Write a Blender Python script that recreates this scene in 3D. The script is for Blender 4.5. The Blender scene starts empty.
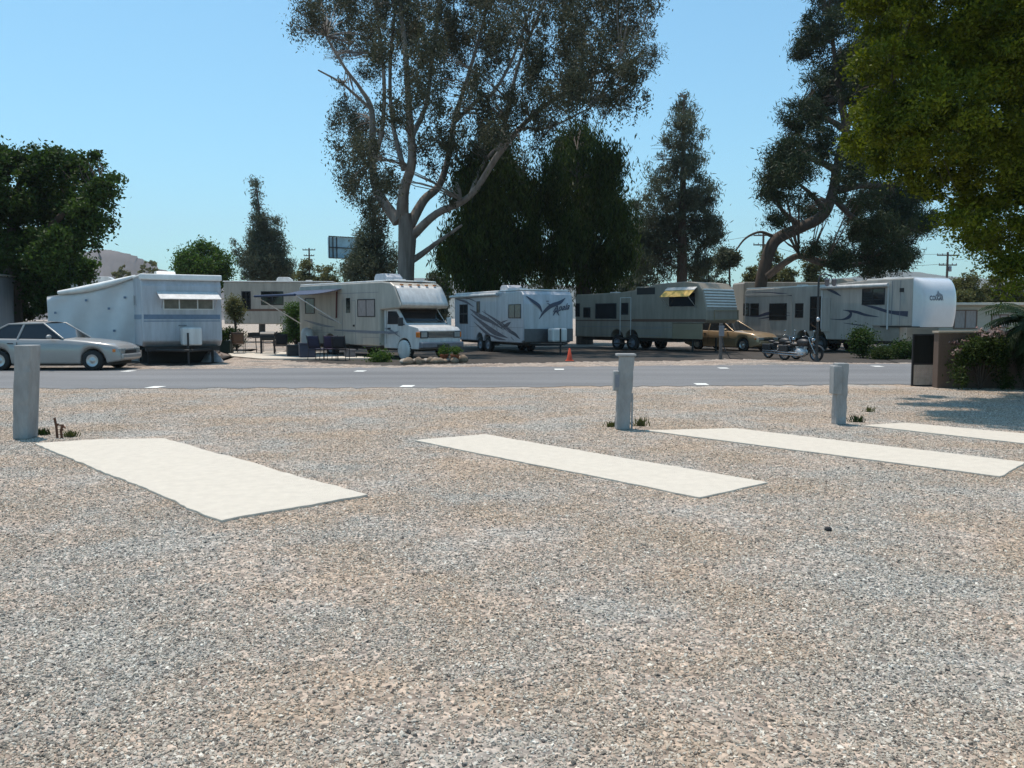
import bpy, bmesh, math, random
import numpy as np
from mathutils import Vector, Matrix
random.seed(7)
PI = math.pi
SC = bpy.context.scene
COL = SC.collection
R = math.radians

# ------------------------------------------------------------------ camera
F_PX, EYE = 852.0, 1.6
PITCH = math.atan(66 / F_PX)
cam_d = bpy.data.cameras.new('camera')
cam = bpy.data.objects.new('camera', cam_d); COL.objects.link(cam)
cam_d.sensor_width = 36; cam_d.lens = F_PX / 1024 * 36
cam_d.clip_start = 0.05; cam_d.clip_end = 9000
cam.location = (0, 0, EYE); cam.rotation_euler = (PI / 2 - PITCH, 0, 0)
SC.camera = cam
SC.render.resolution_x, SC.render.resolution_y = 1024, 768

def ray(u, v):
    a, b = (u - 512) / F_PX, (384 - v) / F_PX
    return Vector((a, math.cos(PITCH) + b * math.sin(PITCH), -math.sin(PITCH) + b * math.cos(PITCH)))
def gnd(u, v, z=0.0):
    d = ray(u, v); t = (z - EYE) / d.z
    return Vector((d.x * t, d.y * t, z))
def at(u, v, D):
    d = ray(u, v); t = D / d.y
    return Vector((d.x * t, D, EYE + d.z * t))

# ------------------------------------------------------------------ world, sun, haze
SUN_EL, SUN_AZ = R(75), R(-36)          # azimuth from +Y towards +X
w = bpy.data.worlds.new('World'); SC.world = w; w.use_nodes = True
nt = w.node_tree; bg = nt.nodes['Background']
sky = nt.nodes.new('ShaderNodeTexSky'); sky.sky_type = 'NISHITA'; sky.sun_disc = False
sky.sun_elevation = SUN_EL; sky.sun_rotation = SUN_AZ
sky.altitude = 0; sky.air_density = 1.0; sky.dust_density = 1.0; sky.ozone_density = 1.0
tn = nt.nodes.new('ShaderNodeMix'); tn.data_type = 'RGBA'; tn.blend_type = 'MULTIPLY'; tn.inputs[0].default_value = 1; tn.inputs[7].default_value = (.88, 1.42, 1.44, 1)
nt.links.new(sky.outputs[0], tn.inputs[6]); nt.links.new(tn.outputs[2], bg.inputs[0]); bg.inputs[1].default_value = 0.115
sd = bpy.data.lights.new('sun', 'SUN'); sun = bpy.data.objects.new('sun', sd); COL.objects.link(sun)
sd.energy = 4.4; sd.angle = R(0.53); sd.color = (1, 0.89, 0.79)
sv = Vector((math.sin(SUN_AZ) * math.cos(SUN_EL), math.cos(SUN_AZ) * math.cos(SUN_EL), math.sin(SUN_EL)))
sun.rotation_euler = sv.to_track_quat('Z', 'Y').to_euler()
vs = SC.view_settings; SC.display_settings.display_device = 'sRGB'
vs.view_transform = 'Standard'; vs.look = 'None'; vs.exposure = 0.12; vs.gamma = 1; vs.use_curve_mapping = False

# ------------------------------------------------------------------ materials
MATS = {}
def mat(name, col, rough=0.6, metal=0.0, var=0.12, scale=6.0, bump=0.0, bscale=60, spec=0.5, coat=0.0, grime=0.0, stretch=None):
    if name in MATS: return MATS[name]
    m = bpy.data.materials.new(name); m.use_nodes = True
    t = m.node_tree; p = t.nodes['Principled BSDF']
    p.inputs['Roughness'].default_value = rough; p.inputs['Metallic'].default_value = metal
    p.inputs['Specular IOR Level'].default_value = spec
    p.inputs['Coat Weight'].default_value = coat
    tc = t.nodes.new('ShaderNodeTexCoord'); n = t.nodes.new('ShaderNodeTexNoise')
    mp = t.nodes.new('ShaderNodeMapping'); mp.inputs['Scale'].default_value = stretch or (1, 1, 1)
    t.links.new(tc.outputs['Object'], mp.inputs[0]); t.links.new(mp.outputs[0], n.inputs['Vector'])
    n.inputs['Scale'].default_value = scale; n.inputs['Detail'].default_value = 6; n.inputs['Roughness'].default_value = 0.65
    r = t.nodes.new('ShaderNodeValToRGB')
    c = Vector(col[:3])
    r.color_ramp.elements[0].position = 0.3; r.color_ramp.elements[1].position = 0.7
    lo = c * (1 - var); hi = c * (1 + var)
    if grime: lo = lo * (1 - grime) + Vector((.16, .13, .1)) * grime * max(c)
    r.color_ramp.elements[0].color = (*lo, 1); r.color_ramp.elements[1].color = (*[min(1, x) for x in hi], 1)
    t.links.new(n.outputs['Fac'], r.inputs[0]); t.links.new(r.outputs[0], p.inputs['Base Color'])
    if bump:
        n2 = t.nodes.new('ShaderNodeTexNoise'); n2.inputs['Scale'].default_value = bscale; n2.inputs['Detail'].default_value = 4
        t.links.new(mp.outputs[0], n2.inputs['Vector'])
        b = t.nodes.new('ShaderNodeBump'); b.inputs['Strength'].default_value = bump; b.inputs['Distance'].default_value = 0.02
        t.links.new(n2.outputs['Fac'], b.inputs['Height']); t.links.new(b.outputs[0], p.inputs['Normal'])
    MATS[name] = m; return m

def glass(name='dark_glass', col=(0.012, 0.014, 0.016)):
    return mat(name, col, rough=0.06, var=0.3, scale=1.2, spec=0.6)

def leaf_mat(name, col, col2, trans=0.35, rough=0.55):
    if name in MATS: return MATS[name]
    m = bpy.data.materials.new(name); m.use_nodes = True; t = m.node_tree
    p = t.nodes['Principled BSDF']; out = t.nodes['Material Output']
    p.inputs['Roughness'].default_value = rough; p.inputs['Specular IOR Level'].default_value = 0.12
    a = t.nodes.new('ShaderNodeAttribute'); a.attribute_name = 'tint'
    mx = t.nodes.new('ShaderNodeMix'); mx.data_type = 'RGBA'
    mx.inputs[6].default_value = (*col, 1); mx.inputs[7].default_value = (*col2, 1)
    t.links.new(a.outputs['Fac'], mx.inputs[0]); t.links.new(mx.outputs[2], p.inputs['Base Color'])
    tr = t.nodes.new('ShaderNodeBsdfTranslucent')
    hs = t.nodes.new('ShaderNodeHueSaturation'); hs.inputs['Value'].default_value = 1.5; hs.inputs['Saturation'].default_value = 1.15
    t.links.new(mx.outputs[2], hs.inputs['Color']); t.links.new(hs.outputs[0], tr.inputs[0])
    ms = t.nodes.new('ShaderNodeMixShader'); ms.inputs[0].default_value = trans
    t.links.new(p.outputs[0], ms.inputs[1]); t.links.new(tr.outputs[0], ms.inputs[2]); t.links.new(ms.outputs[0], out.inputs[0])
    MATS[name] = m; return m

# ------------------------------------------------------------------ object helpers
def tag(o, label, cat, group=None, kind=None):
    if label: o['label'] = label
    if cat: o['category'] = cat
    if group: o['group'] = group
    if kind: o['kind'] = kind
    return o
def thing(name, label, cat, loc=(0, 0, 0), rz=0, group=None):
    o = bpy.data.objects.new(name, None); COL.objects.link(o)
    o.location = loc; o.rotation_euler = (0, 0, rz); o.empty_display_size = 0.3
    return tag(o, label, cat, group)
def copy_tree(o, parent=None):
    c = o.copy(); COL.objects.link(c); c.parent = parent
    for ch in list(o.children): copy_tree(ch, c)
    return c

class MB:
    """collects shapes into one mesh"""
    def __init__(s): s.v = []; s.f = []; s.fs = []
    def add(s, vs, fs, smooth=False):
        b = len(s.v); s.v += [tuple(x) for x in vs]
        s.f += [tuple(i + b for i in f) for f in fs]; s.fs += [smooth] * len(fs); return s
    def box(s, x0, x1, y0, y1, z0, z1):
        return s.add([(x, y, z) for z in (z0, z1) for y in (y0, y1) for x in (x0, x1)],
                     [(0, 2, 3, 1), (4, 5, 7, 6), (0, 1, 5, 4), (2, 6, 7, 3), (0, 4, 6, 2), (1, 3, 7, 5)])
    def prism(s, pts, y0, y1):              # polygon in xz, thickness along y
        n = len(pts)
        vs = [(x, y0, z) for x, z in pts] + [(x, y1, z) for x, z in pts]
        return s.add(vs, [tuple(range(n)), tuple(range(2 * n - 1, n - 1, -1))] + [(i, i + n, (i + 1) % n + n, (i + 1) % n) for i in range(n)])
    def prismx(s, pts, x0, x1):             # polygon in yz, thickness along x
        n = len(pts)
        vs = [(x0, y, z) for y, z in pts] + [(x1, y, z) for y, z in pts]
        return s.add(vs, [tuple(range(n)), tuple(range(2 * n - 1, n - 1, -1))] + [(i, i + n, (i + 1) % n + n, (i + 1) % n) for i in range(n)])
    def tube(s, pts, rad, n=8, cap=True):
        pts = [Vector(p) for p in pts]
        if not hasattr(rad, '__len__'): rad = [rad] * len(pts)
        rings = []; a = None
        for i, p in enumerate(pts):
            d = (pts[min(i + 1, len(pts) - 1)] - pts[max(i - 1, 0)]).normalized()
            if a is None: a = d.cross(Vector((0, 0, 1)) if abs(d.z) < .9 else Vector((1, 0, 0))).normalized()
            else:
                a = a - d * a.dot(d); a = a.normalized() if a.length > 1e-5 else d.cross(Vector((.2, 1, .1))).normalized()
            b = d.cross(a)
            rings.append([p + (a * math.cos(2 * PI * k / n) + b * math.sin(2 * PI * k / n)) * rad[i] for k in range(n)])
        vs = [v for r in rings for v in r]; fs = []
        for i in range(len(pts) - 1):
            for k in range(n):
                fs.append((i * n + k, i * n + (k + 1) % n, (i + 1) * n + (k + 1) % n, (i + 1) * n + k))
        s.add(vs, fs, True)
        if cap: s.add(rings[0], [tuple(range(n))[::-1]]); s.add(rings[-1], [tuple(range(n))])
        return s
    def cyl(s, p, q, r, n=20): return s.tube([p, q], r, n)
    def lathe(s, prof, c=(0, 0, 0), axis='z', n=24):
        vs = []; m = len(prof)
        for k in range(n):
            a = 2 * PI * k / n
            for r, h in prof:
                x, y = r * math.cos(a), r * math.sin(a)
                v = (x, y, h) if axis == 'z' else ((x, h, y) if axis == 'y' else (h, x, y))
                vs.append((v[0] + c[0], v[1] + c[1], v[2] + c[2]))
        fs = [(k * m + i, ((k + 1) % n) * m + i, ((k + 1) % n) * m + i + 1, k * m + i + 1) for k in range(n) for i in range(m - 1)]
        return s.add(vs, fs, True)
    def sphere(s, c, r, seg=16, rings=10):
        if not hasattr(r, '__len__'): r = (r, r, r)
        vs = [(c[0] + r[0] * math.sin(PI * i / rings) * math.cos(2 * PI * j / seg), c[1] + r[1] * math.sin(PI * i / rings) * math.sin(2 * PI * j / seg), c[2] + r[2] * math.cos(PI * i / rings)) for i in range(rings + 1) for j in range(seg)]
        return s.add(vs, [(i * seg + j, (i + 1) * seg + j, (i + 1) * seg + (j + 1) % seg, i * seg + (j + 1) % seg) for i in range(rings) for j in range(seg)], True)
    def grid(s, fn, nu, nv, smooth=True):
        vs = [fn(i / nu, j / nv) for i in range(nu + 1) for j in range(nv + 1)]
        return s.add(vs, [(i * (nv + 1) + j, (i + 1) * (nv + 1) + j, (i + 1) * (nv + 1) + j + 1, i * (nv + 1) + j + 1) for i in range(nu) for j in range(nv)], smooth)
    def build(s, name, m, parent=None, bevel=0, loc=None, solid=0, fixn=True, subsurf=0):
        me = bpy.data.meshes.new(name); me.from_pydata(s.v, [], s.f)
        me.polygons.foreach_set('use_smooth', s.fs); me.materials.append(m)
        if fixn:
            bm = bmesh.new(); bm.from_mesh(me); bmesh.ops.recalc_face_normals(bm, faces=bm.faces); bm.to_mesh(me); bm.free()
        o = bpy.data.objects.new(name, me); COL.objects.link(o); o.parent = parent
        if loc is not None: o.location = loc
        if solid:
            k = o.modifiers.new('t', 'SOLIDIFY'); k.thickness = solid; k.offset = 0
        if subsurf:
            k = o.modifiers.new('s', 'SUBSURF'); k.levels = k.render_levels = subsurf
        if bevel:
            k = o.modifiers.new('b', 'BEVEL'); k.width = bevel; k.segments = 2; k.limit_method = 'ANGLE'; k.angle_limit = R(40)
            k.harden_normals = False
        return o

def spline(pts, k=6):
    """Catmull-Rom through pts (any dimension)"""
    P = [np.array(p, float) for p in pts]; P = [2 * P[0] - P[1]] + P + [2 * P[-1] - P[-2]]; out = []
    for i in range(1, len(P) - 2):
        for j in range(k):
            t = j / k
            out.append(0.5 * (2 * P[i] + (P[i + 1] - P[i - 1]) * t + (2 * P[i - 1] - 5 * P[i] + 4 * P[i + 1] - P[i + 2]) * t * t + (3 * P[i] - P[i - 1] - 3 * P[i + 1] + P[i + 2]) * t ** 3))
    out.append(P[-2]); return out

def ribbon(mb, pts, widths, fn, th=0.004):
    """a swoosh: 2-D centre line with width, mapped on a surface by fn(a, b, lift)"""
    P = spline([(*p, w_) for p, w_ in zip(pts, widths)], 8); n = len(P); A = []
    for i, p in enumerate(P):
        d = P[min(i + 1, n - 1)][:2] - P[max(i - 1, 0)][:2]; d = d / (np.hypot(*d) + 1e-9); q = np.array((-d[1], d[0])) * p[2] / 2
        a, b = p[:2] + q, p[:2] - q
        A += [fn(a[0], a[1], th), fn(b[0], b[1], th)]
    mb.add(A, [(2 * i, 2 * i + 1, 2 * i + 3, 2 * i + 2) for i in range(n - 1)]); return mb

def text_mesh(body, size, fn, shear=0, th=0.006, step=0.0):
    """lettering as a mesh, laid on a surface by fn(a, b, lift)"""
    cu = bpy.data.curves.new('lettering', 'FONT'); cu.body = body; cu.size = size; cu.shear = shear; cu.align_x = 'CENTER'; cu.offset = 0.006
    o = bpy.data.objects.new('lettering', cu); COL.objects.link(o)
    dg = bpy.context.evaluated_depsgraph_get(); me = bpy.data.meshes.new_from_object(o.evaluated_get(dg))
    mb = MB(); mb.add([fn(v.co.x, v.co.y, th) for v in me.vertices], [tuple(p.vertices) for p in me.polygons])
    bpy.data.objects.remove(o); bpy.data.meshes.remove(me); return mb
# ------------------------------------------------------------------ ground, road, gravel
def ground_mat(name, stones=True, tan=(0.375, 0.295, 0.225), grey=(0.36, 0.335, 0.30), vs_=42):
    m = bpy.data.materials.new(name); m.use_nodes = True; t = m.node_tree; p = t.nodes['Principled BSDF']
    p.inputs['Roughness'].default_value = 0.9; p.inputs['Specular IOR Level'].default_value = 0.15
    g = t.nodes.new('ShaderNodeNewGeometry'); N = t.nodes.new; L = t.links.new
    n1 = N('ShaderNodeTexNoise'); n1.inputs['Scale'].default_value = 0.62; n1.inputs['Detail'].default_value = 8; n1.inputs['Roughness'].default_value = 0.66
    L(g.outputs['Position'], n1.inputs['Vector'])
    r1 = N('ShaderNodeValToRGB'); L(n1.outputs['Fac'], r1.inputs[0])
    e = r1.color_ramp.elements; e[0].position = 0.40; e[0].color = (*tan, 1); e[1].position = 0.60; e[1].color = (*grey, 1)
    x = e.new(0.5); x.color = (0.385, 0.32, 0.265, 1)
    v = N('ShaderNodeTexVoronoi'); v.inputs['Scale'].default_value = vs_; L(g.outputs['Position'], v.inputs['Vector'])
    sep = N('ShaderNodeSeparateColor'); L(v.outputs['Color'], sep.inputs[0])
    r2 = N('ShaderNodeValToRGB'); L(sep.outputs[0], r2.inputs[0]); r2.color_ramp.interpolation = 'LINEAR'
    e = r2.color_ramp.elements; e[0].position = 0.0; e[0].color = (.42, .41, .42, 1); e[1].position = 1; e[1].color = (1.55, 1.52, 1.5, 1)
    x = e.new(0.5); x.color = (.95, .95, .95, 1)
    mu = N('ShaderNodeMix'); mu.data_type = 'RGBA'; mu.blend_type = 'MULTIPLY'; mu.inputs[0].default_value = 0.85
    L(r1.outputs[0], mu.inputs[6]); L(r2.outputs[0], mu.inputs[7])
    # second, coarser speckle that still reads far away
    n3 = N('ShaderNodeTexNoise'); n3.inputs['Scale'].default_value = 9; n3.inputs['Detail'].default_value = 4; n3.inputs['Roughness'].default_value = .8
    L(g.outputs['Position'], n3.inputs['Vector'])
    r3 = N('ShaderNodeValToRGB'); L(n3.outputs['Fac'], r3.inputs[0]); e = r3.color_ramp.elements
    e[0].position = 0.32; e[0].color = (.62, .62, .64, 1); e[1].position = 0.66; e[1].color = (1.28, 1.27, 1.25, 1)
    m2 = N('ShaderNodeMix'); m2.data_type = 'RGBA'; m2.blend_type = 'MULTIPLY'; m2.inputs[0].default_value = 0.8
    L(mu.outputs[2], m2.inputs[6]); L(r3.outputs[0], m2.inputs[7]); L(m2.outputs[2], p.inputs['Base Color'])
    b = N('ShaderNodeBump'); b.inputs['Strength'].default_value = 0.9; b.inputs['Distance'].default_value = 0.012
    L(v.outputs['Distance'], b.inputs['Height']); b.invert = True
    b2 = N('ShaderNodeBump'); b2.inputs['Strength'].default_value = 0.35; b2.inputs['Distance'].default_value = 0.12
    n4 = N('ShaderNodeTexNoise'); n4.inputs['Scale'].default_value = 1.6; n4.inputs['Detail'].default_value = 8; L(g.outputs['Position'], n4.inputs['Vector'])
    L(n4.outputs['Fac'], b2.inputs['Height']); L(b2.outputs[0], b.inputs['Normal']); L(b.outputs[0], p.inputs['Normal'])
    MATS[name] = m; return m

gm = ground_mat('gravel_ground')
mb = MB(); mb.add([(-3200, -300, 0), (3200, -300, 0), (3200, 3600, 0), (-3200, 3600, 0)], [(0, 1, 2, 3)])
tag(mb.build('ground', gm), None, None, kind='structure')

# verge of beaten dirt beyond the road
dm = ground_mat('dirt_verge_mat', tan=(0.25, 0.205, 0.17), grey=(0.21, 0.198, 0.18), vs_=24)
mb = MB(); mb.add([(-40, 26, .004), (40, 29, .004), (60, 80, .004), (-60, 80, .004)], [(0, 1, 2, 3)])
tag(mb.build('verge', dm), None, None, kind='structure')

def asphalt():
    m = bpy.data.materials.new('asphalt'); m.use_nodes = True; t = m.node_tree; p = t.nodes['Principled BSDF']
    p.inputs['Roughness'].default_value = 0.8; g = t.nodes.new('ShaderNodeNewGeometry'); N = t.nodes.new; L = t.links.new
    n = N('ShaderNodeTexNoise'); n.inputs['Scale'].default_value = 0.5; n.inputs['Detail'].default_value = 6
    mp = N('ShaderNodeMapping'); mp.inputs['Scale'].default_value = (0.25, 1.6, 1); L(g.outputs['Position'], mp.inputs[0]); L(mp.outputs[0], n.inputs[0])
    r = N('ShaderNodeValToRGB'); L(n.outputs[0], r.inputs[0]); e = r.color_ramp.elements
    e[0].position = .3; e[0].color = (.125, .125, .128, 1); e[1].position = .7; e[1].color = (.185, .185, .188, 1)
    n2 = N('ShaderNodeTexNoise'); n2.inputs['Scale'].default_value = 90; n2.inputs['Detail'].default_value = 3; L(g.outputs['Position'], n2.inputs[0])
    r2 = N('ShaderNodeValToRGB'); L(n2.outputs[0], r2.inputs[0]); e = r2.color_ramp.elements
    e[0].position = .35; e[0].color = (.65, .65, .65, 1); e[1].position = .65; e[1].color = (1.3, 1.3, 1.3, 1)
    mu = N('ShaderNodeMix'); mu.data_type = 'RGBA'; mu.blend_type = 'MULTIPLY'; mu.inputs[0].default_value = .8
    L(r.outputs[0], mu.inputs[6]); L(r2.outputs[0], mu.inputs[7]); L(mu.outputs[2], p.inputs['Base Color'])
    b = N('ShaderNodeBump'); b.inputs['Strength'].default_value = .5; b.inputs['Distance'].default_value = .01; L(n2.outputs[0], b.inputs['Height']); L(b.outputs[0], p.inputs['Normal'])
    return m
near = [gnd(u, v) for u, v in ((-500, 391), (-200, 390), (0, 389), (200, 388.5), (400, 388), (600, 386.5), (760, 385.5), (905, 384.5), (1100, 384), (1500, 383))]
far = [gnd(u, v) for u, v in ((-500, 371), (-200, 370), (0, 369.5), (200, 369), (400, 367.5), (600, 366.5), (760, 365), (905, 364), (1100, 363.5), (1500, 363))]
def subdiv_edge(P, amp, seed):
    rr = random.Random(seed); out = []
    for q in spline([tuple(p) for p in P], 24): out.append((q[0], q[1] + rr.uniform(-amp, amp), 0.008))
    return out
A_, B_ = subdiv_edge(near, 0.22, 1), subdiv_edge(far, 0.28, 2); n = len(A_)
mb = MB(); mb.add(A_ + B_, [(i, i + 1, n + i + 1, n + i) for i in range(n - 1)])
tag(mb.build('road', asphalt()), None, None, kind='structure')
wp = mat('road_paint', (0.72, 0.72, 0.68), 0.7, var=.2, scale=14)
mb = MB()
for u, v in ((128, 371), (360, 371), (559, 369.2), (723, 368), (877, 366.2), (155, 387), (407, 386), (701, 384), (-110, 372), (-100, 388)):
    c = gnd(u, v, .012); mb.add([(c.x - .15, c.y - .25, .012), (c.x + .14, c.y - .27, .012), (c.x + .17, c.y + .25, .012), (c.x - .13, c.y + .27, .012)], [(0, 1, 2, 3)])
tag(mb.build('road_markings', wp), None, None, kind='structure')

# shade under and before the trailers, painted as dark ground sheets
sm_ = mat('shade_sheet_mat', (.042, .034, .027), .95, var=.4, scale=2.5, bump=.6, bscale=20)
def shade_sheet(px, back, seed):
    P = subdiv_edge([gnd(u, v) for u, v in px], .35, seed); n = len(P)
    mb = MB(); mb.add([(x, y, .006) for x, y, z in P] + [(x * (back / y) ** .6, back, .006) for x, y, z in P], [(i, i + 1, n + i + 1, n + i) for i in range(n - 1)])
    tag(mb.build('shade_sheet', sm_), None, None, kind='structure')
shade_sheet([(-400, 366), (-100, 367), (60, 366.5), (140, 366), (190, 365.5), (216, 363), (221, 360)], 44, 3)
shade_sheet([(268, 357.5), (290, 361), (340, 364), (400, 365.5), (455, 364), (490, 363.5), (540, 363), (600, 361.5), (670, 361), (730, 359), (770, 360), (830, 362.5), (905, 363), (960, 362)], 47, 4)

# concrete slabs on the gravel -------------------------------------------------
def concrete(name, col):
    m = mat(name, col, .85, var=.07, scale=9, bump=.4, bscale=90, spec=.2)
    return m
cm = concrete('pale_concrete', (0.55, 0.50, 0.425))
def slab(px, label, seed, top=0.018, name='concrete_pad', grp='concrete pads laid in the gravel', amp=.014):
    rr = random.Random(seed); P = [gnd(u, v, top) for u, v in px]; c = sum(P, Vector()) / len(P); out = []
    for i, p in enumerate(P):
        q = P[(i + 1) % len(P)]; L = (q - p).length; k = max(2, int(L / .09)); nrm = Vector((q.y - p.y, p.x - q.x, 0)).normalized(); off = 0
        for j in range(k):
            off = off * .8 + rr.uniform(-1, 1) * amp * .5
            out.append(p.lerp(q, j / k) + nrm * off * min(1, j, k - j))
    n = len(out); mb = MB()
    mb.add([(p.x, p.y, top) for p in out] + [(p.x, p.y, -.06) for p in out], [tuple(range(n))] + [(i, (i + 1) % n, n + (i + 1) % n, n + i) for i in range(n)])
    mb.v = [(x - c.x, y - c.y, z) for x, y, z in mb.v]
    o = mb.build(name, cm, loc=(c.x, c.y, 0), bevel=.006); return tag(o, label, 'concrete pad', grp)
slab([(35, 443), (100, 439), (165, 438), (368, 494), (300, 506), (222, 520)], 'wide cream concrete pad beside the thick post, its near edge chipped', 3, top=.022, amp=.028)
slab([(415, 440), (485, 434), (768, 482), (700, 497)], 'narrow cream concrete pad before the leaning post, its whole outline in view', 4)
slab([(645, 430), (735, 428), (1026, 462), (1000, 476)], 'long cream concrete pad running from the leaning post towards the right edge', 5)
slab([(862, 425), (905, 422.5), (1300, 458), (1270, 470)], 'cream concrete pad behind the upright post, cut off by the right edge', 6)
slab([(226, 351.5), (345, 352), (372, 358), (262, 358.5), (232, 356)], 'sunlit patio slab under the table and chairs beside the motorhome', 7, top=.05, name='patio_slab', grp=None)

# loose stones over the nearer gravel -------------------------------------------
def gravel():
    xs, ys = 60, 60; Y0, Y1 = 1.8, 19.3
    mb = MB(); V = []; D = []
    for j in range(ys + 1):
        y = Y0 * (Y1 / Y0) ** (j / ys)
        for i in range(xs + 1):
            s = i / xs * 2 - 1; V.append((s * (y * .68 + 1.6), y, 0.001))
            D.append(1.5 * min(4200, 4200 * (4.0 / y) ** 1.35))
    mb.add(V, [(j * (xs + 1) + i, j * (xs + 1) + i + 1, (j + 1) * (xs + 1) + i + 1, (j + 1) * (xs + 1) + i) for j in range(ys) for i in range(xs)])
    # stone material: random grey, tan, white and dark stones, greyer in patches
    m = bpy.data.materials.new('gravel_stones'); m.use_nodes = True; t = m.node_tree; p = t.nodes['Principled BSDF']; N = t.nodes.new; L = t.links.new
    p.inputs['Roughness'].default_value = .85; p.inputs['Specular IOR Level'].default_value = .25
    oi = N('ShaderNodeObjectInfo'); g = N('ShaderNodeNewGeometry')
    ra = N('ShaderNodeValToRGB'); rb = N('ShaderNodeValToRGB')
    def ramp(r, cols):
        e = r.color_ramp.elements; e[0].color = (*cols[0], 1); e[1].color = (*cols[-1], 1)
        for k, c in enumerate(cols[1:-1]): x = e.new((k + 1) / (len(cols) - 1)); x.color = (*c, 1)
        L(oi.outputs['Random'], r.inputs[0])
    ramp(ra, [(.11, .09, .075), (.26, .215, .165), (.43, .34, .25), (.37, .31, .245), (.50, .40, .30), (.46, .40, .325), (.70, .63, .52)])
    ramp(rb, [(.085, .085, .082), (.22, .21, .19), (.34, .32, .28), (.43, .385, .315), (.37, .355, .325), (.50, .47, .41), (.72, .68, .60)])
    n1 = N('ShaderNodeTexNoise'); n1.inputs['Scale'].default_value = 0.62; n1.inputs['Detail'].default_value = 8; n1.inputs['Roughness'].default_value = 0.66
    L(g.outputs['Position'], n1.inputs['Vector']); rr = N('ShaderNodeMapRange'); rr.inputs[1].default_value = .39; rr.inputs[2].default_value = .61
    L(n1.outputs[0], rr.inputs[0]); mx = N('ShaderNodeMix'); mx.data_type = 'RGBA'; L(rr.outputs[0], mx.inputs[0]); L(ra.outputs[0], mx.inputs[6]); L(rb.outputs[0], mx.inputs[7])
    L(mx.outputs[2], p.inputs['Base Color'])
    o = mb.build('gravel', m, fixn=False); tag(o, 'mixed grey, tan and white crushed stone scattered over the near ground', 'gravel', kind='stuff')
    at_ = o.data.attributes.new('dens', 'FLOAT', 'POINT'); at_.data.foreach_set('value', D)
    ng = bpy.data.node_groups.new('scatter', 'GeometryNodeTree')
    ng.interface.new_socket('Geometry', in_out='INPUT', socket_type='NodeSocketGeometry'); ng.interface.new_socket('Geometry', in_out='OUTPUT', socket_type='NodeSocketGeometry')
    N = ng.nodes.new; L = ng.links.new
    gi, go = N('NodeGroupInput'), N('NodeGroupOutput')
    di = N('GeometryNodeDistributePointsOnFaces'); L(gi.outputs[0], di.inputs['Mesh'])
    na = N('GeometryNodeInputNamedAttribute'); na.data_type = 'FLOAT'; na.inputs[0].default_value = 'dens'
    # bare patches: fewer stones where the noise is low
    nz = N('ShaderNodeTexNoise'); nz.inputs['Scale'].default_value = .9; nz.inputs['Detail'].default_value = 5
    mr = N('ShaderNodeMapRange'); mr.inputs[1].default_value = .38; mr.inputs[2].default_value = .56; mr.inputs[3].default_value = .4; mr.inputs[4].default_value = 1.25
    L(nz.outputs[0], mr.inputs[0]); mm = N('ShaderNodeMath'); mm.operation = 'MULTIPLY'; L(na.outputs[0], mm.inputs[0]); L(mr.outputs[0], mm.inputs[1]); L(mm.outputs[0], di.inputs['Density'])
    j = N('GeometryNodeGeometryToInstance')
    for k in range(6):
        ic = N('GeometryNodeMeshIcoSphere'); ic.inputs['Radius'].default_value = 1; ic.inputs['Subdivisions'].default_value = 2
        po = N('GeometryNodeInputPosition'); ad = N('ShaderNodeVectorMath'); ad.operation = 'ADD'; ad.inputs[1].default_value = (k * 7.3, k * 3.1, 5 * k)
        L(po.outputs[0], ad.inputs[0]); no = N('ShaderNodeTexNoise'); no.inputs['Scale'].default_value = .9; no.inputs['Detail'].default_value = 1; L(ad.outputs[0], no.inputs['Vector'])
        sb = N('ShaderNodeVectorMath'); sb.operation = 'SUBTRACT'; sb.inputs[1].default_value = (.5, .5, .5); L(no.outputs['Color'], sb.inputs[0])
        sl = N('ShaderNodeVectorMath'); sl.operation = 'SCALE'; sl.inputs['Scale'].default_value = 2.2; L(sb.outputs[0], sl.inputs[0])
        sp = N('GeometryNodeSetPosition'); L(ic.outputs['Mesh'], sp.inputs[0]); L(sl.outputs[0], sp.inputs['Offset'])
        sm = N('GeometryNodeSetMaterial'); sm.inputs['Material'].default_value = m; L(sp.outputs[0], sm.inputs[0])
        L(sm.outputs[0], j.inputs[0])
    ip = N('GeometryNodeInstanceOnPoints'); L(di.outputs['Points'], ip.inputs['Points']); L(j.outputs[0], ip.inputs['Instance']); ip.inputs['Pick Instance'].default_value = True
    rv = N('FunctionNodeRandomValue'); rv.data_type = 'FLOAT_VECTOR'; rv.inputs[0].default_value = (-.5, -.5, 0); rv.inputs[1].default_value = (.5, .5, 6.28)
    L(rv.outputs[0], ip.inputs['Rotation'])
    rs = N('FunctionNodeRandomValue'); rs.data_type = 'FLOAT_VECTOR'; rs.inputs[0].default_value = (.0028, .0028, .0022); rs.inputs[1].default_value = (.0095, .008, .0065); rs.inputs['Seed'].default_value = 4
    rq = N('FunctionNodeRandomValue'); rq.data_type = 'FLOAT'; rq.inputs[2].default_value = 0; rq.inputs[3].default_value = 1; rq.inputs['Seed'].default_value = 9
    pw = N('ShaderNodeMath'); pw.operation = 'POWER'; pw.inputs[1].default_value = 5; L(rq.outputs[1], pw.inputs[0])
    ma = N('ShaderNodeMath'); ma.operation = 'MULTIPLY_ADD'; ma.inputs[1].default_value = .9; ma.inputs[2].default_value = .8; L(pw.outputs[0], ma.inputs[0])
    sc = N('ShaderNodeVectorMath'); sc.operation = 'SCALE'; L(rs.outputs[0], sc.inputs[0]); L(ma.outputs[0], sc.inputs['Scale']); L(sc.outputs[0], ip.inputs['Scale'])
    L(ip.outputs[0], go.inputs[0])
    md = o.modifiers.new('scatter', 'NODES'); md.node_group = ng
gravel()

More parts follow.
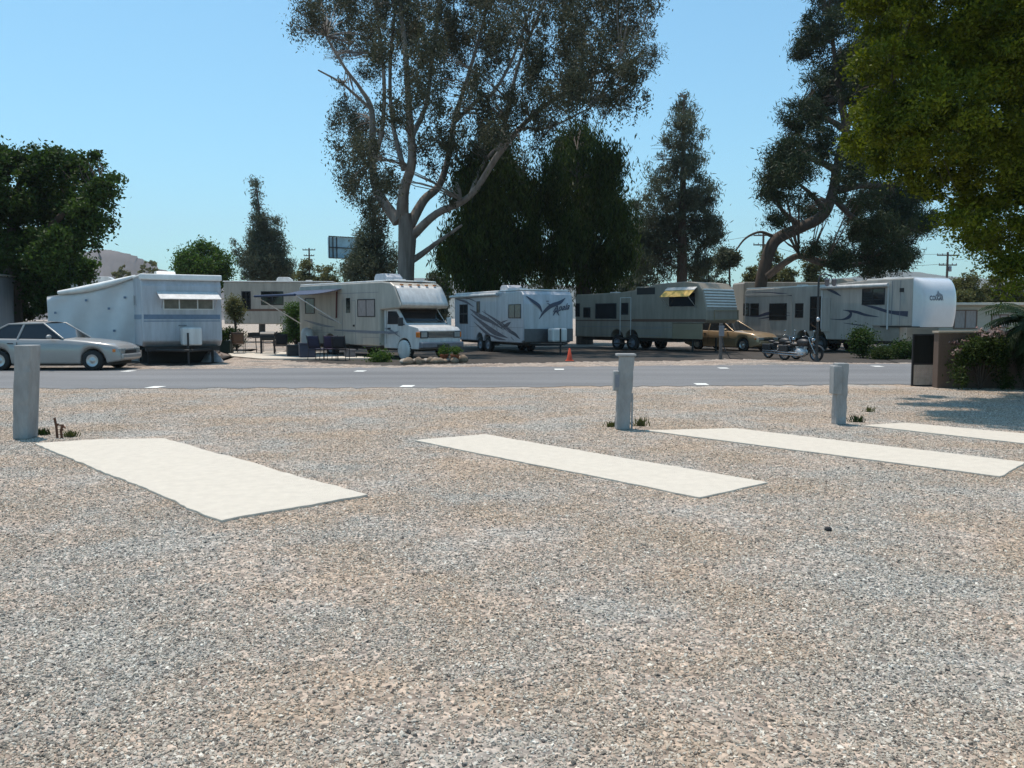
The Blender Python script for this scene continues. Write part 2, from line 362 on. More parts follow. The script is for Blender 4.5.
# ------------------------------------------------------------------ hills far behind
def hills(name, D, ridge, m, depth=500):
    P = spline(ridge, 8); rr = random.Random(5); V = []; nv = 10
    for i, (u, v) in enumerate(P):
        top = at(u, v, D); h = top.z + rr.uniform(-.008, .008) * top.z
        for j in range(nv + 1):
            s = j / nv
            y = D - depth * .6 * (1 - s); V.append((top.x * (y / D) + rr.uniform(-3, 3), y, max(-1, h * (s ** 1.4) + (rr.uniform(-.02, .02) * h if 0 < j < nv else 0) - .5)))
        V.append((top.x * 1.2, D + depth, -1))
    k = nv + 2; mb = MB(); mb.add(V, [(i * k + j, (i + 1) * k + j, (i + 1) * k + j + 1, i * k + j + 1) for i in range(len(P) - 1) for j in range(k - 1)], True)
    return tag(mb.build(name, m), None, None, kind='structure')
hm = mat('dry_hill', (0.115, 0.10, 0.095), .95, var=.35, scale=.012)
hm2 = mat('scrub_hill', (0.10, 0.10, 0.075), .95, var=.35, scale=.01)
hills('hills', 900, [(-200, 290), (-60, 272), (30, 262), (80, 252), (105, 249), (125, 253), (150, 262), (165, 270), (210, 282), (260, 300), (300, 312)], hm, 260)
hills('hills', 2300, [(-300, 296), (0, 290), (180, 284), (240, 283), (330, 284), (420, 278), (520, 284), (640, 286), (700, 287), (760, 285), (850, 277), (880, 271), (915, 272), (960, 277), (1010, 280), (1100, 286), (1300, 296)], hm2, 600)
# ------------------------------------------------------------------ trees and plants
def leaf_cloud(name, C, Rr, n, m, parent, size=(.16, .06), clump=.45, per=26, droop=0.0, seed=0, up=0.0, shell=.55, gap=.9):
    """n leaf blades in small clumps spread through ellipsoids centred C with radii Rr (k,3)"""
    g = np.random.default_rng(seed); C = np.array(C, float); Rr = np.array(Rr, float)
    wgt = Rr[:, 0] * Rr[:, 2]; wgt = wgt / wgt.sum(); K = max(1, n // per)
    K0 = K; K = int(K * 2.6); b = g.choice(len(C), K, p=wgt)
    d = g.normal(size=(K, 3)); d /= np.linalg.norm(d, axis=1)[:, None]
    rad = g.random(K) ** (1 / 3.0); rad = shell * (0.75 + 0.3 * rad) + (1 - shell) * rad; sel = g.random(K) < .35; rad[sel] = g.random(sel.sum()) ** .5
    cc = C[b] + d * rad[:, None] * Rr[b]
    f = gap / max(.2, clump); q = cc * f + seed
    nz = min(1, gap / .5) * (np.sin(q[:, 0] * 1.3 + 1.7 * np.sin(q[:, 2] * .9)) + np.sin(q[:, 2] * 1.5 + 1.3 * np.sin(q[:, 1] * 1.1 + q[:, 0] * .6)) + np.sin(q[:, 1] * 1.4 + q[:, 0] * .5))
    keep = np.argsort(-(nz + g.normal(size=K) * .9))[:K0]; cc = cc[keep]; K = K0
    csz = clump * (0.5 + g.random(K)); ctint = g.random(K)
    idx = np.repeat(np.arange(K), per); N = len(idx)
    off = g.normal(size=(N, 3)) * csz[idx][:, None] * np.array([.5, .5, .38 + droop * .5]); off[:, 2] -= droop * csz[idx] * .5 * (off[:, 0] ** 2 + off[:, 1] ** 2) ** .5
    p = cc[idx] + off
    ax = g.normal(size=(N, 3)); ax[:, 2] = ax[:, 2] * (1 - droop) - droop * 2.2 + up * 2.0; ax /= np.linalg.norm(ax, axis=1)[:, None]
    o2 = g.normal(size=(N, 3)); sd_ = np.cross(ax, o2); sd_ /= np.linalg.norm(sd_, axis=1)[:, None]
    L = (size[0] * (0.6 + .8 * g.random(N)))[:, None]; W = (size[1] * (0.6 + .8 * g.random(N)))[:, None]
    v = np.empty((N, 4, 3)); v[:, 0] = p - ax * L * .5; v[:, 1] = p + sd_ * W * .5; v[:, 2] = p + ax * L * .5; v[:, 3] = p - sd_ * W * .5
    me = bpy.data.meshes.new(name); me.vertices.add(N * 4); me.vertices.foreach_set('co', v.ravel())
    me.loops.add(N * 4); me.loops.foreach_set('vertex_index', np.arange(N * 4)); me.polygons.add(N)
    me.polygons.foreach_set('loop_start', np.arange(N) * 4); me.polygons.foreach_set('loop_total', np.full(N, 4))
    me.update(); me.materials.append(m)
    a = me.attributes.new('tint', 'FLOAT', 'FACE'); a.data.foreach_set('value', np.clip(.55 * ctint[idx] + .45 * g.random(N), 0, 1))
    o = bpy.data.objects.new(name, me); COL.objects.link(o); o.parent = parent
    return o

def limbs(mb, px, D, base, seed=0, n=9):
    """px: list of [(u, v, width_px, depth offset)...] branches"""
    for br in px:
        P = []
        for q in br:
            u, v, wd = q[:3]; dd = q[3] if len(q) > 3 else 0
            a = at(u, v, D + dd) - base; P.append((*a, wd / 2 * D / F_PX))
        S = spline(P, 5); mb.tube([s[:3] for s in S], [max(.006, s[3]) for s in S], n)

def twigs(mb, blobs, hub, D, base, count, seed, r=.02):
    g = random.Random(seed)
    for k in range(count):
        b = blobs[g.randrange(len(blobs))]; c = Vector(b[0]); rr = b[1]
        h = min(hub, key=lambda q: (Vector(q) - c).length)
        e = c + Vector((g.uniform(-.7, .7) * rr[0], g.uniform(-.7, .7) * rr[1], g.uniform(-.5, .9) * rr[2])); s = Vector(h)
        mid = s.lerp(e, .5) + Vector((g.uniform(-.3, .3), g.uniform(-.3, .3), g.uniform(-.1, .5)))
        mb.tube([tuple(x) for x in (s, s.lerp(mid, .6) + Vector((0, 0, .1)), mid, e.lerp(mid, .25))], [r * 1.6, r * 1.2, r, r * .35], 5)

bark_grey = mat('pale_bark', (0.18, 0.155, 0.135), .9, var=.45, scale=1.2, bump=.8, bscale=7, stretch=(3, 3, .35))
bark_dark = mat('dark_bark', (0.075, 0.055, 0.042), .95, var=.35, scale=2.5, bump=.9, bscale=9, stretch=(3, 3, .6))

def tree(name, label, base_u, D, blobs, leafm, n, size, branches=(), bark=bark_dark, clump=.45, per=26, droop=0, up=0, seed=1,
         thick=.8, twig=60, trunk=None, shell=.55, group=None, cat='tree', crown='crown', tr=.02, gap=.9):
    base = at(base_u, 330, D); base.z = 0
    t = thing(name, label, cat, base, 0, group); B = []
    g = random.Random(seed)
    for u, v, r in blobs:
        m = r * D / F_PX
        sp = max(b[2] for b in blobs) * D / F_PX * thick
        c = at(u, v, D + g.uniform(-1, 1) * max(0, sp - m * .4)) - base
        B.append(((c.x, c.y, c.z), (m, m * 1.1, m)))
    mb = MB()
    if trunk:
        limbs(mb, [trunk], D, base)
    limbs(mb, branches, D, base)
    if twig and mb.v:
        hub = [v for i, v in enumerate(mb.v) if i % 9 == 0 and v[2] > 1.2]
        if hub: twigs(mb, B, hub, D, base, twig, seed, tr)
    if mb.v: mb.build('trunk', bark, t)
    leaf_cloud(crown, [b[0] for b in B], [b[1] for b in B], n, leafm, t, size, clump, per, droop, seed, up, shell, gap)
    return t

L_euc = leaf_mat('eucalyptus_leaf', (.032, .041, .024), (.080, .080, .050), .22, .6)
L_dark = leaf_mat('dark_leaf', (.018, .036, .010), (.055, .092, .022), .28)
L_weep = leaf_mat('weeping_leaf', (.012, .025, .008), (.065, .09, .022), .28)
L_pine = leaf_mat('pine_needle', (.016, .028, .014), (.045, .06, .026), .12)
L_gold = leaf_mat('yellow_green_leaf', (.008, .026, .006), (.165, .19, .016), .32)
L_con = leaf_mat('grey_green_needle', (.045, .058, .038), (.11, .125, .08), .22)
L_olive = leaf_mat('olive_leaf', (.07, .08, .03), (.15, .145, .06), .3)
L_bush = leaf_mat('bush_leaf', (.03, .065, .015), (.08, .13, .03), .35)

# big eucalyptus
E = [(310, 12, 24), (300, 28, 12), (340, 22, 38), (380, 8, 42), (430, 10, 45), (480, 8, 45), (530, 12, 50), (580, 18, 46), (618, 30, 34), (640, 50, 24), (600, 66, 36), (560, 76, 36),
     (625, 85, 20), (510, 66, 38), (460, 56, 36), (410, 50, 30), (372, 60, 22), (352, 112, 22), (345, 132, 20), (372, 138, 24), (400, 108, 24), (368, 168, 24), (385, 192, 16), (440, 108, 30),
     (485, 108, 28), (530, 108, 28), (568, 104, 24), (440, 156, 20), (472, 146, 18), (595, 108, 14), (352, 186, 11), (545, 136, 18), (366, 205, 12), (378, 222, 10), (342, 88, 8), (320, 55, 8),
     (350, -30, 40), (420, -40, 55), (500, -40, 55), (570, -30, 50), (630, -10, 36), (615, 110, 9), (350, 160, 16), (500, 140, 14), (395, 150, 16), (420, 78, 20), (395, 20, 30), (450, 190, 12), (345, 197, 5), (505, 165, 16), (525, 155, 12)]
tree('eucalyptus_tree', 'huge eucalyptus with many forking grey limbs towering behind the motorhome', 405, 46, E, L_euc, 200000, (.17, .055),
     branches=[[(398, 222, 11.8, 0), (378, 192, 9.6, .5), (372, 160, 7.4, .8), (372, 112, 5.9, 1), (360, 88, 3.7, 1), (345, 68, 3.0, 1), (326, 36, 2.2, 1)],
               [(402, 218, 13.3, 0), (404, 190, 10.4, -.5), (412, 160, 8.9, -1), (409, 110, 6.7, -1.2), (406, 60, 5.2, -1.5), (400, 0, 3.7, -1.5), (396, -60, 3.0, -1.5)],
               [(410, 225, 11.1, 0), (424, 200, 8.9, .5), (440, 184, 7.4, 1), (450, 150, 5.9, 1.2), (455, 118, 5.2, 1.5), (470, 70, 3.7, 1.5), (486, 10, 3.0, 2), (492, -50, 2.2, 2)],
               [(412, 236, 9.6, 0), (436, 214, 7.4, -1), (470, 196, 5.9, -2), (500, 152, 5.9, -2.5), (530, 118, 4.4, -3), (565, 92, 3.7, -3), (620, 60, 2.2, -3.5)],
               [(372, 168, 5.2, .8), (382, 130, 4.4, 0), (384, 80, 3.7, -.5), (378, 20, 3.0, -1), (372, -50, 2.2, -1)],
               [(372, 110, 3.7, 1), (352, 92, 2.6, .5), (340, 82, 2.2, .2), (318, 70, 1.5, 0)],
               [(410, 140, 5.9, -1), (426, 105, 4.4, 0), (432, 60, 3.7, .5), (440, 0, 3.0, 1), (445, -50, 2.2, 1)],
               [(455, 122, 4.4, 1.5), (480, 98, 3.7, 2), (492, 94, 3.7, 2), (512, 60, 3.0, 2.5), (530, 10, 2.2, 3), (540, -40, 1.5, 3)],
               [(470, 196, 4.4, -2), (486, 160, 3.7, -1), (520, 130, 3.0, 0), (548, 128, 2.2, .5), (590, 108, 1.5, 1)],
               [(500, 152, 4.4, -2.5), (508, 110, 3.7, -3), (520, 60, 3.0, -3), (545, 0, 2.2, -3), (555, -40, 1.5, -3)],
               [(407, 264, 7, 0), (422, 254, 6, 0), (438, 242, 4.4, -.8), (455, 230, 3.0, -1.5), (462, 225, 2.2, -1.7)],
               [(404, 170, 5.9, -.5), (394, 130, 4.4, 0), (390, 90, 3.7, .5), (392, 40, 3.0, .5), (400, -30, 2.2, .5)],
               [(565, 92, 3.0, -3), (600, 82, 2.2, -3), (628, 88, 1.5, -3)]],
     trunk=[(404, 352, 24), (405, 300, 18), (406, 262, 17), (407, 236, 18), (405, 214, 14)], bark=bark_grey, clump=.42, per=90, droop=.45, seed=11, thick=3.3, twig=420, shell=.3, tr=.022)
# smaller trees round it
tree('young_conifer', 'grey green conifer tucked against the left of the eucalyptus trunk', 372, 58, [(374, 208, 4), (374, 222, 8), (371, 238, 13), (370, 256, 18), (370, 272, 22), (392, 262, 14), (352, 268, 8)],
     L_con, 16000, (.3, .06), trunk=[(372, 350, 6), (373, 230, 3), (374, 206, 1)], up=.4, gap=.2, seed=21, clump=.5, thick=.7, twig=20)
tree('hanging_tree', 'broad dark weeping tree directly right of the eucalyptus trunk', 492, 50,
     [(498, 148, 14), (490, 165, 24), (488, 188, 32), (482, 215, 36), (508, 215, 32), (470, 245, 30), (512, 250, 30), (452, 262, 16), (535, 262, 14), (490, 268, 30), (455, 232, 12), (520, 195, 18)],
     L_weep, 62000, (.34, .07), trunk=[(492, 352, 16), (492, 280, 12), (495, 220, 8), (495, 165, 3)], droop=.9, seed=22, clump=.6, per=110, thick=2.4, twig=60)
tree('hanging_tree', 'taller of the weeping dark trees, rising behind the beige trailer rear', 585, 52,
     [(574, 128, 11), (576, 145, 20), (580, 165, 28), (600, 172, 22), (578, 198, 38), (604, 205, 24), (600, 238, 30), (565, 240, 26), (622, 255, 10), (590, 268, 30), (550, 200, 16), (556, 262, 14), (615, 225, 14), (550, 170, 10)],
     L_weep, 72000, (.34, .07), trunk=[(585, 352, 18), (583, 280, 14), (580, 220, 9), (577, 150, 3)], droop=.9, seed=23, clump=.6, per=110, thick=2.4, twig=60)
tree('tall_conifer', 'tall pointed grey green conifer behind the beige fifth wheel', 682, 60,
     [(684, 100, 5), (684, 112, 8), (682, 128, 13), (692, 140, 12), (672, 142, 10), (680, 158, 20), (696, 165, 14), (668, 175, 14), (680, 185, 26), (700, 195, 16), (665, 205, 22), (688, 215, 26), (705, 232, 14), (650, 230, 18), (676, 245, 32), (640, 262, 12), (712, 238, 8), (655, 262, 22), (700, 265, 16),
      (647, 148, 3), (648, 160, 5), (648, 175, 7), (652, 195, 10), (636, 205, 7), (640, 240, 15), (636, 225, 8), (634, 258, 13), (642, 215, 9), (715, 225, 8), (716, 218, 4), (718, 238, 5)],
     L_con, 42000, (.36, .06), trunk=[(682, 350, 14), (682, 270, 10), (683, 180, 6), (684, 98, 1.5)], up=.55, seed=24, clump=.55, per=60, thick=.9, twig=90, shell=.2, gap=.18)
tree('conifer', 'lone dark pointed conifer with upswept side sprays left of the sign', 262, 72,
     [(256, 184, 3), (257, 195, 4), (258, 207, 6), (260, 220, 8), (262, 234, 12), (264, 248, 15), (264, 262, 18), (266, 276, 22), (276, 222, 4), (276, 234, 6), (280, 248, 8), (245, 262, 8), (238, 252, 3), (234, 243, 2), (290, 262, 4), (284, 268, 7), (255, 182, 3)],
     L_con, 32000, (.32, .06), trunk=[(262, 345, 7), (262, 260, 4), (258, 200, 1.5), (255, 178, .6)], up=.5, gap=.15, seed=25, clump=.45, thick=.6, twig=60)
tree('round_tree', 'small round green tree showing above the white trailer roof', 205, 62, [(204, 256, 13), (193, 262, 13), (214, 262, 13), (190, 272, 12), (206, 272, 18), (220, 274, 9), (184, 266, 8)],
     L_bush, 20000, (.2, .1), trunk=[(205, 345, 8), (205, 275, 6)], seed=26, clump=.5, thick=.7, twig=20)
tree('broadleaf_tree', 'large dark broadleaf tree above the silver car at the left edge', 14, 36,
     [(18, 195, 46), (62, 192, 32), (90, 188, 18), (108, 185, 11), (120, 184, 5), (78, 166, 14), (50, 165, 16), (15, 160, 22), (62, 222, 32), (88, 214, 18), (98, 232, 9), (30, 250, 38), (55, 262, 20), (18, 288, 32), (42, 286, 20), (-30, 190, 50), (-30, 260, 50),
      (92, 160, 9), (20, 142, 6), (43, 150, 5), (70, 152, 7), (58, 248, 24), (104, 222, 6), (100, 246, 5), (90, 205, 18), (80, 166, 10), (42, 300, 12), (5, 310, 24), (-40, 220, 50)],
     L_dark, 105000, (.16, .09), branches=[[(14, 300, 12), (35, 250, 8), (62, 215, 6), (100, 190, 3)], [(10, 290, 12), (10, 240, 9), (20, 180, 5)], [(20, 300, 8), (50, 270, 6), (85, 240, 3)]],
     trunk=[(14, 372, 24), (14, 330, 19), (12, 290, 16)], seed=27, clump=.36, per=80, thick=1.1, twig=80)
tree('small_tree', 'olive green tree hugging the left broadleaf tree, above the tarp roof', 82, 44, [(80, 262, 12), (88, 268, 9), (72, 268, 14), (66, 280, 12), (84, 276, 8)], L_bush, 9000, (.15, .08),
     trunk=[(80, 350, 6), (80, 275, 4)], seed=28, clump=.35, thick=.7, twig=10)
# pine leaning right
P_ = [(776, 175, 16), (790, 182, 26), (774, 202, 14), (800, 155, 24), (826, 142, 16), (785, 160, 18), (802, 112, 17), (818, 108, 16), (792, 120, 10), (835, 85, 24), (812, 50, 18), (826, 20, 22), (850, 58, 32), (880, 42, 40), (868, 92, 28), (806, 214, 12), (824, 200, 12),
      (862, 182, 26), (878, 205, 32), (905, 214, 26), (884, 240, 30), (856, 246, 20), (925, 205, 14), (832, 248, 11), (812, 250, 8), (926, 222, 8), (900, 255, 18), (862, 150, 20), (850, -20, 40), (900, -10, 40), (818, 75, 12), (770, 185, 8), (764, 178, 6), (850, 215, 14), (775, 226, 9), (790, 222, 8), (905, 190, 22), (800, 48, 8), (815, -8, 14), (890, 130, 26), (872, 262, 14), (840, 262, 9)]
tree('leaning_pine', 'large dark pine whose trunk leans right, behind the swooshed fifth wheel', 758, 47, P_, L_pine, 150000, (.3, .045),
     branches=[[(768, 276, 7, -1), (786, 262, 6.5, -2), (800, 256, 6, -2.5), (820, 262, 7, -3), (845, 266, 5, -3), (870, 262, 3, -3)],
               [(838, 190, 9), (860, 186, 6), (890, 185, 4)], [(836, 170, 8), (815, 160, 5), (795, 160, 3)], [(846, 130, 8), (825, 118, 4), (800, 112, 3)],
               [(850, 118, 9), (868, 80, 7), (880, 20, 5), (885, -40, 3)], [(846, 128, 8), (838, 80, 5), (830, 20, 3)],
               [(800, 226, 7), (782, 210, 4), (775, 190, 3)], [(825, 210, 7), (812, 195, 4), (800, 185, 3)], [(832, 195, 8, 0), (850, 215, 5, 0), (880, 235, 4, 0)],
               [(772, 236, 4, 0), (760, 232, 2.5, 0), (746, 238, 2, 0), (736, 250, 1.5, 0)]],
     trunk=[(757, 350, 14), (760, 292, 12), (766, 262, 12), (776, 240, 12), (800, 228, 11), (822, 216, 11), (832, 195, 10), (838, 165, 9), (846, 130, 7), (852, 112, 6)], seed=31, clump=.5, per=95, thick=2.8, twig=220, up=.25, shell=.25, tr=.025)
tree('round_shrub', 'small round ball of foliage hanging in the gap between conifer and leaning pine', 729, 49.5, [(729, 258, 11), (724, 264, 7), (736, 262, 7), (726, 252, 6)], L_con, 5000, (.16, .07), seed=32, clump=.3, thick=.5,
     trunk=[(729, 350, 2.5), (730, 300, 2), (729, 260, 2)], twig=4)
# yellow green tree overhanging the right side
Y = [(872, 134, 24), (864, 112, 14), (862, 146, 12), (882, 92, 22), (900, 62, 30), (908, 30, 24), (930, 22, 30), (962, 12, 34), (1000, 20, 44), (918, 106, 38), (958, 92, 36), (1005, 96, 48), (902, 158, 28), (944, 166, 30), (998, 168, 44), (968, 208, 24), (1000, 228, 28),
     (1012, 262, 18), (985, 246, 11), (1060, 40, 60), (1060, 140, 60), (1065, 235, 40), (930, 60, 30), (975, 50, 32), (880, 165, 14), (926, 182, 14), (1120, 100, 60), (1120, 200, 50), (905, -25, 30), (980, -40, 50), (1060, -40, 50), (890, 120, 24), (975, 140, 26), (850, 100, 6), (956, 215, 10), (900, -60, 40), (960, -95, 55), (1030, -100, 55), (1100, -60, 60), (1000, -20, 40), (930, -50, 40), (1040, 190, 40), (1010, 140, 40), (980, 60, 40), (940, 120, 40), (1020, 60, 45), (1000, 258, 24), (972, 236, 16), (1016, 284, 12), (1030, 270, 20), (868, 60, 16), (880, 10, 26), (900, -90, 40), (870, -40, 26), (885, 60, 24), (905, 130, 30)]
tree('spreading_tree', 'big yellow green tree with a spreading crown overhanging the right side', 1075, 16.4, Y, L_gold, 360000, (.075, .034),
     branches=[[(1068, 240, 26, 0), (1036, 190, 16, 1.2), (990, 150, 11, 1.6), (930, 110, 7, 1.2), (890, 95, 3, .6)], [(1070, 230, 24, 0), (1050, 150, 16, 1), (1010, 80, 9, 1.5), (960, 20, 5, 1.5)], [(1075, 230, 22), (1085, 120, 15), (1080, 0, 8)]],
     trunk=[(1075, 410, 56), (1074, 340, 46), (1070, 270, 42), (1068, 238, 40)], seed=33, clump=.21, per=120, thick=2.1, twig=60, shell=.45, tr=.010, gap=1.5)

# distant low greenery: each bush its own thing
def bush(label, u, v, r, D, m=None, n=5000, size=(.2, .1), seed=1, squash=.8, name='bush', grp=None):
    base = at(u, 330, D); base.z = 0; k = D / F_PX; top = at(u, v, D).z; rr = r * k
    t = thing(name, label, 'bush', base, 0, grp); g = random.Random(seed)
    C = []; Rr = []
    for q in range(9):
        a = g.uniform(0, 2 * PI); C.append((math.cos(a) * rr * .5 * g.random(), math.sin(a) * rr * .5 * g.random(), top * g.uniform(.35, .8))); Rr.append((rr * .6, rr * .6, top * .3))
    mb = MB()
    for q in C: mb.tube([(0, 0, 0), (q[0] * .4, q[1] * .4, q[2] * .5), q], [.05, .035, .015], 5)
    mb.build('stem', bark_dark, t)
    leaf_cloud('foliage', C, Rr, n, m or L_olive, t, size, .3 * max(1, rr * .3), 24, 0, seed)
    return t
G = 'low olive bushes on the skyline'
for i, (u, v, r, D) in enumerate([(306, 262, 14, 80), (330, 268, 12, 78), (345, 270, 12, 82), (290, 272, 12, 84), (322, 262, 14, 90)]):
    bush('low olive bush on the skyline between the pointed conifer and the sign', u, v, r, D, n=11000, seed=40 + i, grp=G)
for i, (u, v, r, D) in enumerate([(640, 262, 16, 70), (703, 258, 14, 72), (716, 272, 12, 70), (440, 268, 14, 70), (545, 270, 14, 75), (625, 270, 14, 68)]):
    bush('dull green bush filling the gap under the dark trees behind the trailers', u, v, r, D, L_con, 9000, seed=50 + i, grp='dull green bushes under the dark trees')
for i, (u, v, r, D) in enumerate([(770, 248, 16, 68), (788, 262, 14, 66), (750, 264, 9, 70), (812, 250, 13, 70)]):
    bush('leafy green bush seen between the leaning pine trunk and the fifth wheel roof', u, v, r, D, L_olive, 12000, seed=60 + i, grp='green bushes beside the leaning pine')
for i, (u, v, r, D) in enumerate([(952, 280, 14, 62), (970, 276, 14, 60), (990, 282, 14, 61), (1010, 276, 15, 60), (935, 292, 10, 58), (962, 290, 10, 57)]):
    bush('mottled green hedge bush behind the beige mobile home', u, v, r, D, L_olive, 12000, (.2, .09), seed=70 + i, grp='hedge bushes behind the beige mobile home')
for i, (u, v, r, D) in enumerate([(150, 263, 16, 200), (124, 270, 14, 180), (180, 270, 10, 190), (60, 268, 16, 190)]):
    bush('hazy dull tree clump far off before the left hill', u, v, r, D, L_olive, 9000, (.6, .3), seed=80 + i, grp='hazy clumps before the left hill')
for i, (u, v, r, D, l) in enumerate([(296, 305, 12, 44, 'dark green shrub in the gap between the patio and the motorhome rear'), (312, 312, 10, 43, 'shrub close behind the motorhome rear corner'), (236, 300, 7, 42, 'dry brownish shrub touching the right side of the white trailer')]):
    bush(l, u, v, r, D, L_olive if i == 2 else L_bush, 5000, (.12, .05), seed=90 + i)
bush('round clipped dark shrub against the side of the swooshed fifth wheel', 864, 328, 12, 34.2, L_dark, 5500, (.09, .045), seed=95)
bush('bright green bush under the nose of the swooshed fifth wheel', 905, 344, 11, 33.2, L_dark, 5000, (.09, .05), seed=96)
bush('dark low shrub added to deepen the shade under the swooshed fifth wheel', 884, 350, 9, 33.0, L_weep, 4500, (.08, .04), seed=98)  # extra shrub, added in place of the dark shade below this trailer
bush('low green plant beside the motorhome front wheel', 378, 355, 8, 31.0, L_bush, 2600, (.08, .04), seed=97)

# palm like shrub at the right edge, blossom shrub, weeds
def palm():
    b = gnd(1034, 390); t = thing('palm_shrub', 'dark spiky palm at the right edge beside the brown wall', 'palm', b)
    g = random.Random(4); mb = MB(); mb.tube([(0, 0, 0), (0.02, 0, .7), (0, .02, 1.45)], [.2, .17, .13], 10); mb.build('trunk', bark_dark, t); mb = MB()
    for k in range(90):
        a = g.uniform(0, 2 * PI); el = g.uniform(-.7, 1.3); L = g.uniform(.8, 1.35); P = []
        for j in range(7):
            s = j / 6; P.append(Vector((math.cos(a) * math.cos(el - s * .9) * L * s, math.sin(a) * math.cos(el - s * .9) * L * s, 1.4 + math.sin(el - s * .8) * L * s)))
        side = Vector((-math.sin(a), math.cos(a), 0))
        for j in range(1, 7):
            for q in range(4):
                c = P[j - 1].lerp(P[j], q / 4)
                for sg in (-1, 1):
                    e = c + side * sg * .34 * (1 - .5 * j / 7) + (P[j] - P[j - 1]).normalized() * .16 + Vector((0, 0, -.08))
                    mb.add([c, c + (P[j] - P[j - 1]).normalized() * .05, e], [(0, 1, 2)])
        mb.tube(P, [.012 - .0015 * j for j in range(7)], 4)
    o = mb.build('crown', L_dark, t, fixn=False)
palm()
for i, (u, v, r, l) in enumerate([(1030, 330, 30, 'dense black green shrub at the very right edge below the palm'), (1004, 352, 17, 'dark shrub between the palm and the blossom bush'), (984, 362, 15, 'black green shrub under the arching blossoms'), (966, 370, 9, 'low dark shrub at the left foot of the arching blossoms')]):
    bush(l, u, v, r, 20.6 + i * .1, L_weep, 9000, (.09, .04), seed=110 + i)
L_pink = leaf_mat('pale_blossom', (.25, .14, .13), (.5, .42, .40), .3)
def blossom():
    b = gnd(980, 389); t = thing('blossom_bush', 'arching bush with pale pink blossoms in front of the brown wall', 'bush', b)
    g = random.Random(3); mb = MB(); C = []
    for k in range(16):
        a = PI * .05 + PI * .9 * k / 15; x = math.cos(a) * .62; z = .35 + math.sin(a) * .95; y = g.uniform(-.25, .25)
        mb.tube([(0, 0, 0), (x * .25, y * .5, z * .7), (x * .7, y, z * 1.03), (x, y, z)], [.02, .015, .01, .006], 5); C.append((x, y, z * 1.0))
    mb.build('stem', bark_dark, t)
    leaf_cloud('foliage', [(c[0] * .75, c[1], c[2] * .72) for c in C], [(.24, .22, .3)] * len(C), 7000, L_weep, t, (.07, .03), .14, 20, .3, 5)
    leaf_cloud('blossom', C[3:14], [(.14, .16, .12)] * 11, 420, L_pink, t, (.06, .05), .07, 12, .2, 6)
blossom()
def weed(u, v, s, label, m=L_olive, seed=1, n=60):
    b = gnd(u, v); t = thing('weed', label, 'weed', b); g = random.Random(seed); mb = MB()
    for k in range(n):
        a = g.uniform(0, 2 * PI); L = s * g.uniform(.4, 1); x, y = g.gauss(0, s * .35), g.gauss(0, s * .2); dx, dy = math.cos(a) * L * .5, math.sin(a) * L * .5
        wd = .006 + .01 * g.random(); mb.add([(x, y, 0), (x + wd, y, 0), (x + dx * .6 + wd, y + dy * .6, L * .6), (x + dx, y + dy, L), (x + dx * .6, y + dy * .6, L * .6)], [(0, 1, 2, 4), (4, 2, 3)])
    o = mb.build('blades', m, t, fixn=False)
weed(641, 426, .15, 'small dry weed tuft at the right foot of the leaning post', seed=2)
weed(611, 427, .10, 'tiny weed tuft at the left foot of the leaning post', seed=3)
weed(856, 422, .13, 'low weed tuft right of the upright post', L_dark, seed=4)
weed(868, 412, .13, 'sprig growing in the gravel behind the upright post', seed=5, n=25)
weed(70, 437, .10, 'short yellowish weeds beside the rusty stub pipes', seed=6, n=90)
weed(42, 435, .12, 'dark clump of weeds at the foot of the thick post', L_dark, seed=7, n=90)
# ------------------------------------------------------------------ vehicles: frames traced on real ground points
class Frame:
    """x forward, y left, z up; the visible flank is y = -W/2, the front x = L/2"""
    def __init__(s, rear, front, W):
        s.P = Vector((front[0], front[1], 0)); q = Vector((rear[0], rear[1], 0)); s.L = (s.P - q).length; s.W = W
        s.d = (s.P - q).normalized(); s.l = Vector((-s.d.y, s.d.x, 0)); s.c = s.P - s.d * s.L / 2 + s.l * W / 2; s.rz = math.atan2(s.d.y, s.d.x)
    def loc(s, p): r = p - s.c; return Vector((r.dot(s.d), r.dot(s.l), p.z))
    def side(s, u, v, y=None):
        y = -s.W / 2 if y is None else y; o = Vector((0, 0, EYE)); r = ray(u, v)
        t = (y - (o - s.c).dot(s.l)) / r.dot(s.l); p = s.loc(o + r * t); return (p.x, p.z)
    def front(s, u, v, x=None):
        x = s.L / 2 if x is None else x; o = Vector((0, 0, EYE)); r = ray(u, v)
        t = (x - (o - s.c).dot(s.d)) / r.dot(s.d); p = s.loc(o + r * t); return (p.y, p.z)

W_white = mat('white_panel', (.62, .62, .61), .38, var=.09, scale=2.2, grime=.22, stretch=(2.2, 2.2, .28), coat=.2)
W_cream = mat('cream_panel', (.44, .405, .35), .42, var=.09, scale=2.2, grime=.22, stretch=(2.2, 2.2, .28), coat=.1)
W_beige = mat('beige_panel', (.29, .25, .20), .5, var=.09, scale=2.2, grime=.22, stretch=(2.2, 2.2, .28))
W_tan = mat('tan_panel', (.27, .215, .14), .5, var=.06, scale=2)
W_blue = mat('blueish_panel', (.46, .48, .52), .45, var=.09, scale=2.2, grime=.22, stretch=(2.2, 2.2, .28))
M_stripe = mat('dark_stripe', (.045, .05, .085), .4)
M_grey = mat('grey_stripe', (.17, .18, .21), .4)
M_slate = mat('slate_stripe', (.13, .19, .28), .4)
M_brown = mat('brown_stripe', (.14, .075, .05), .5)
M_black = mat('black_plastic', (.02, .02, .022), .5)
M_rub = mat('tyre_rubber', (.018, .018, .018), .85, bump=.2, bscale=40)
M_rim = mat('rim_metal', (.5, .5, .5), .35, metal=.7)
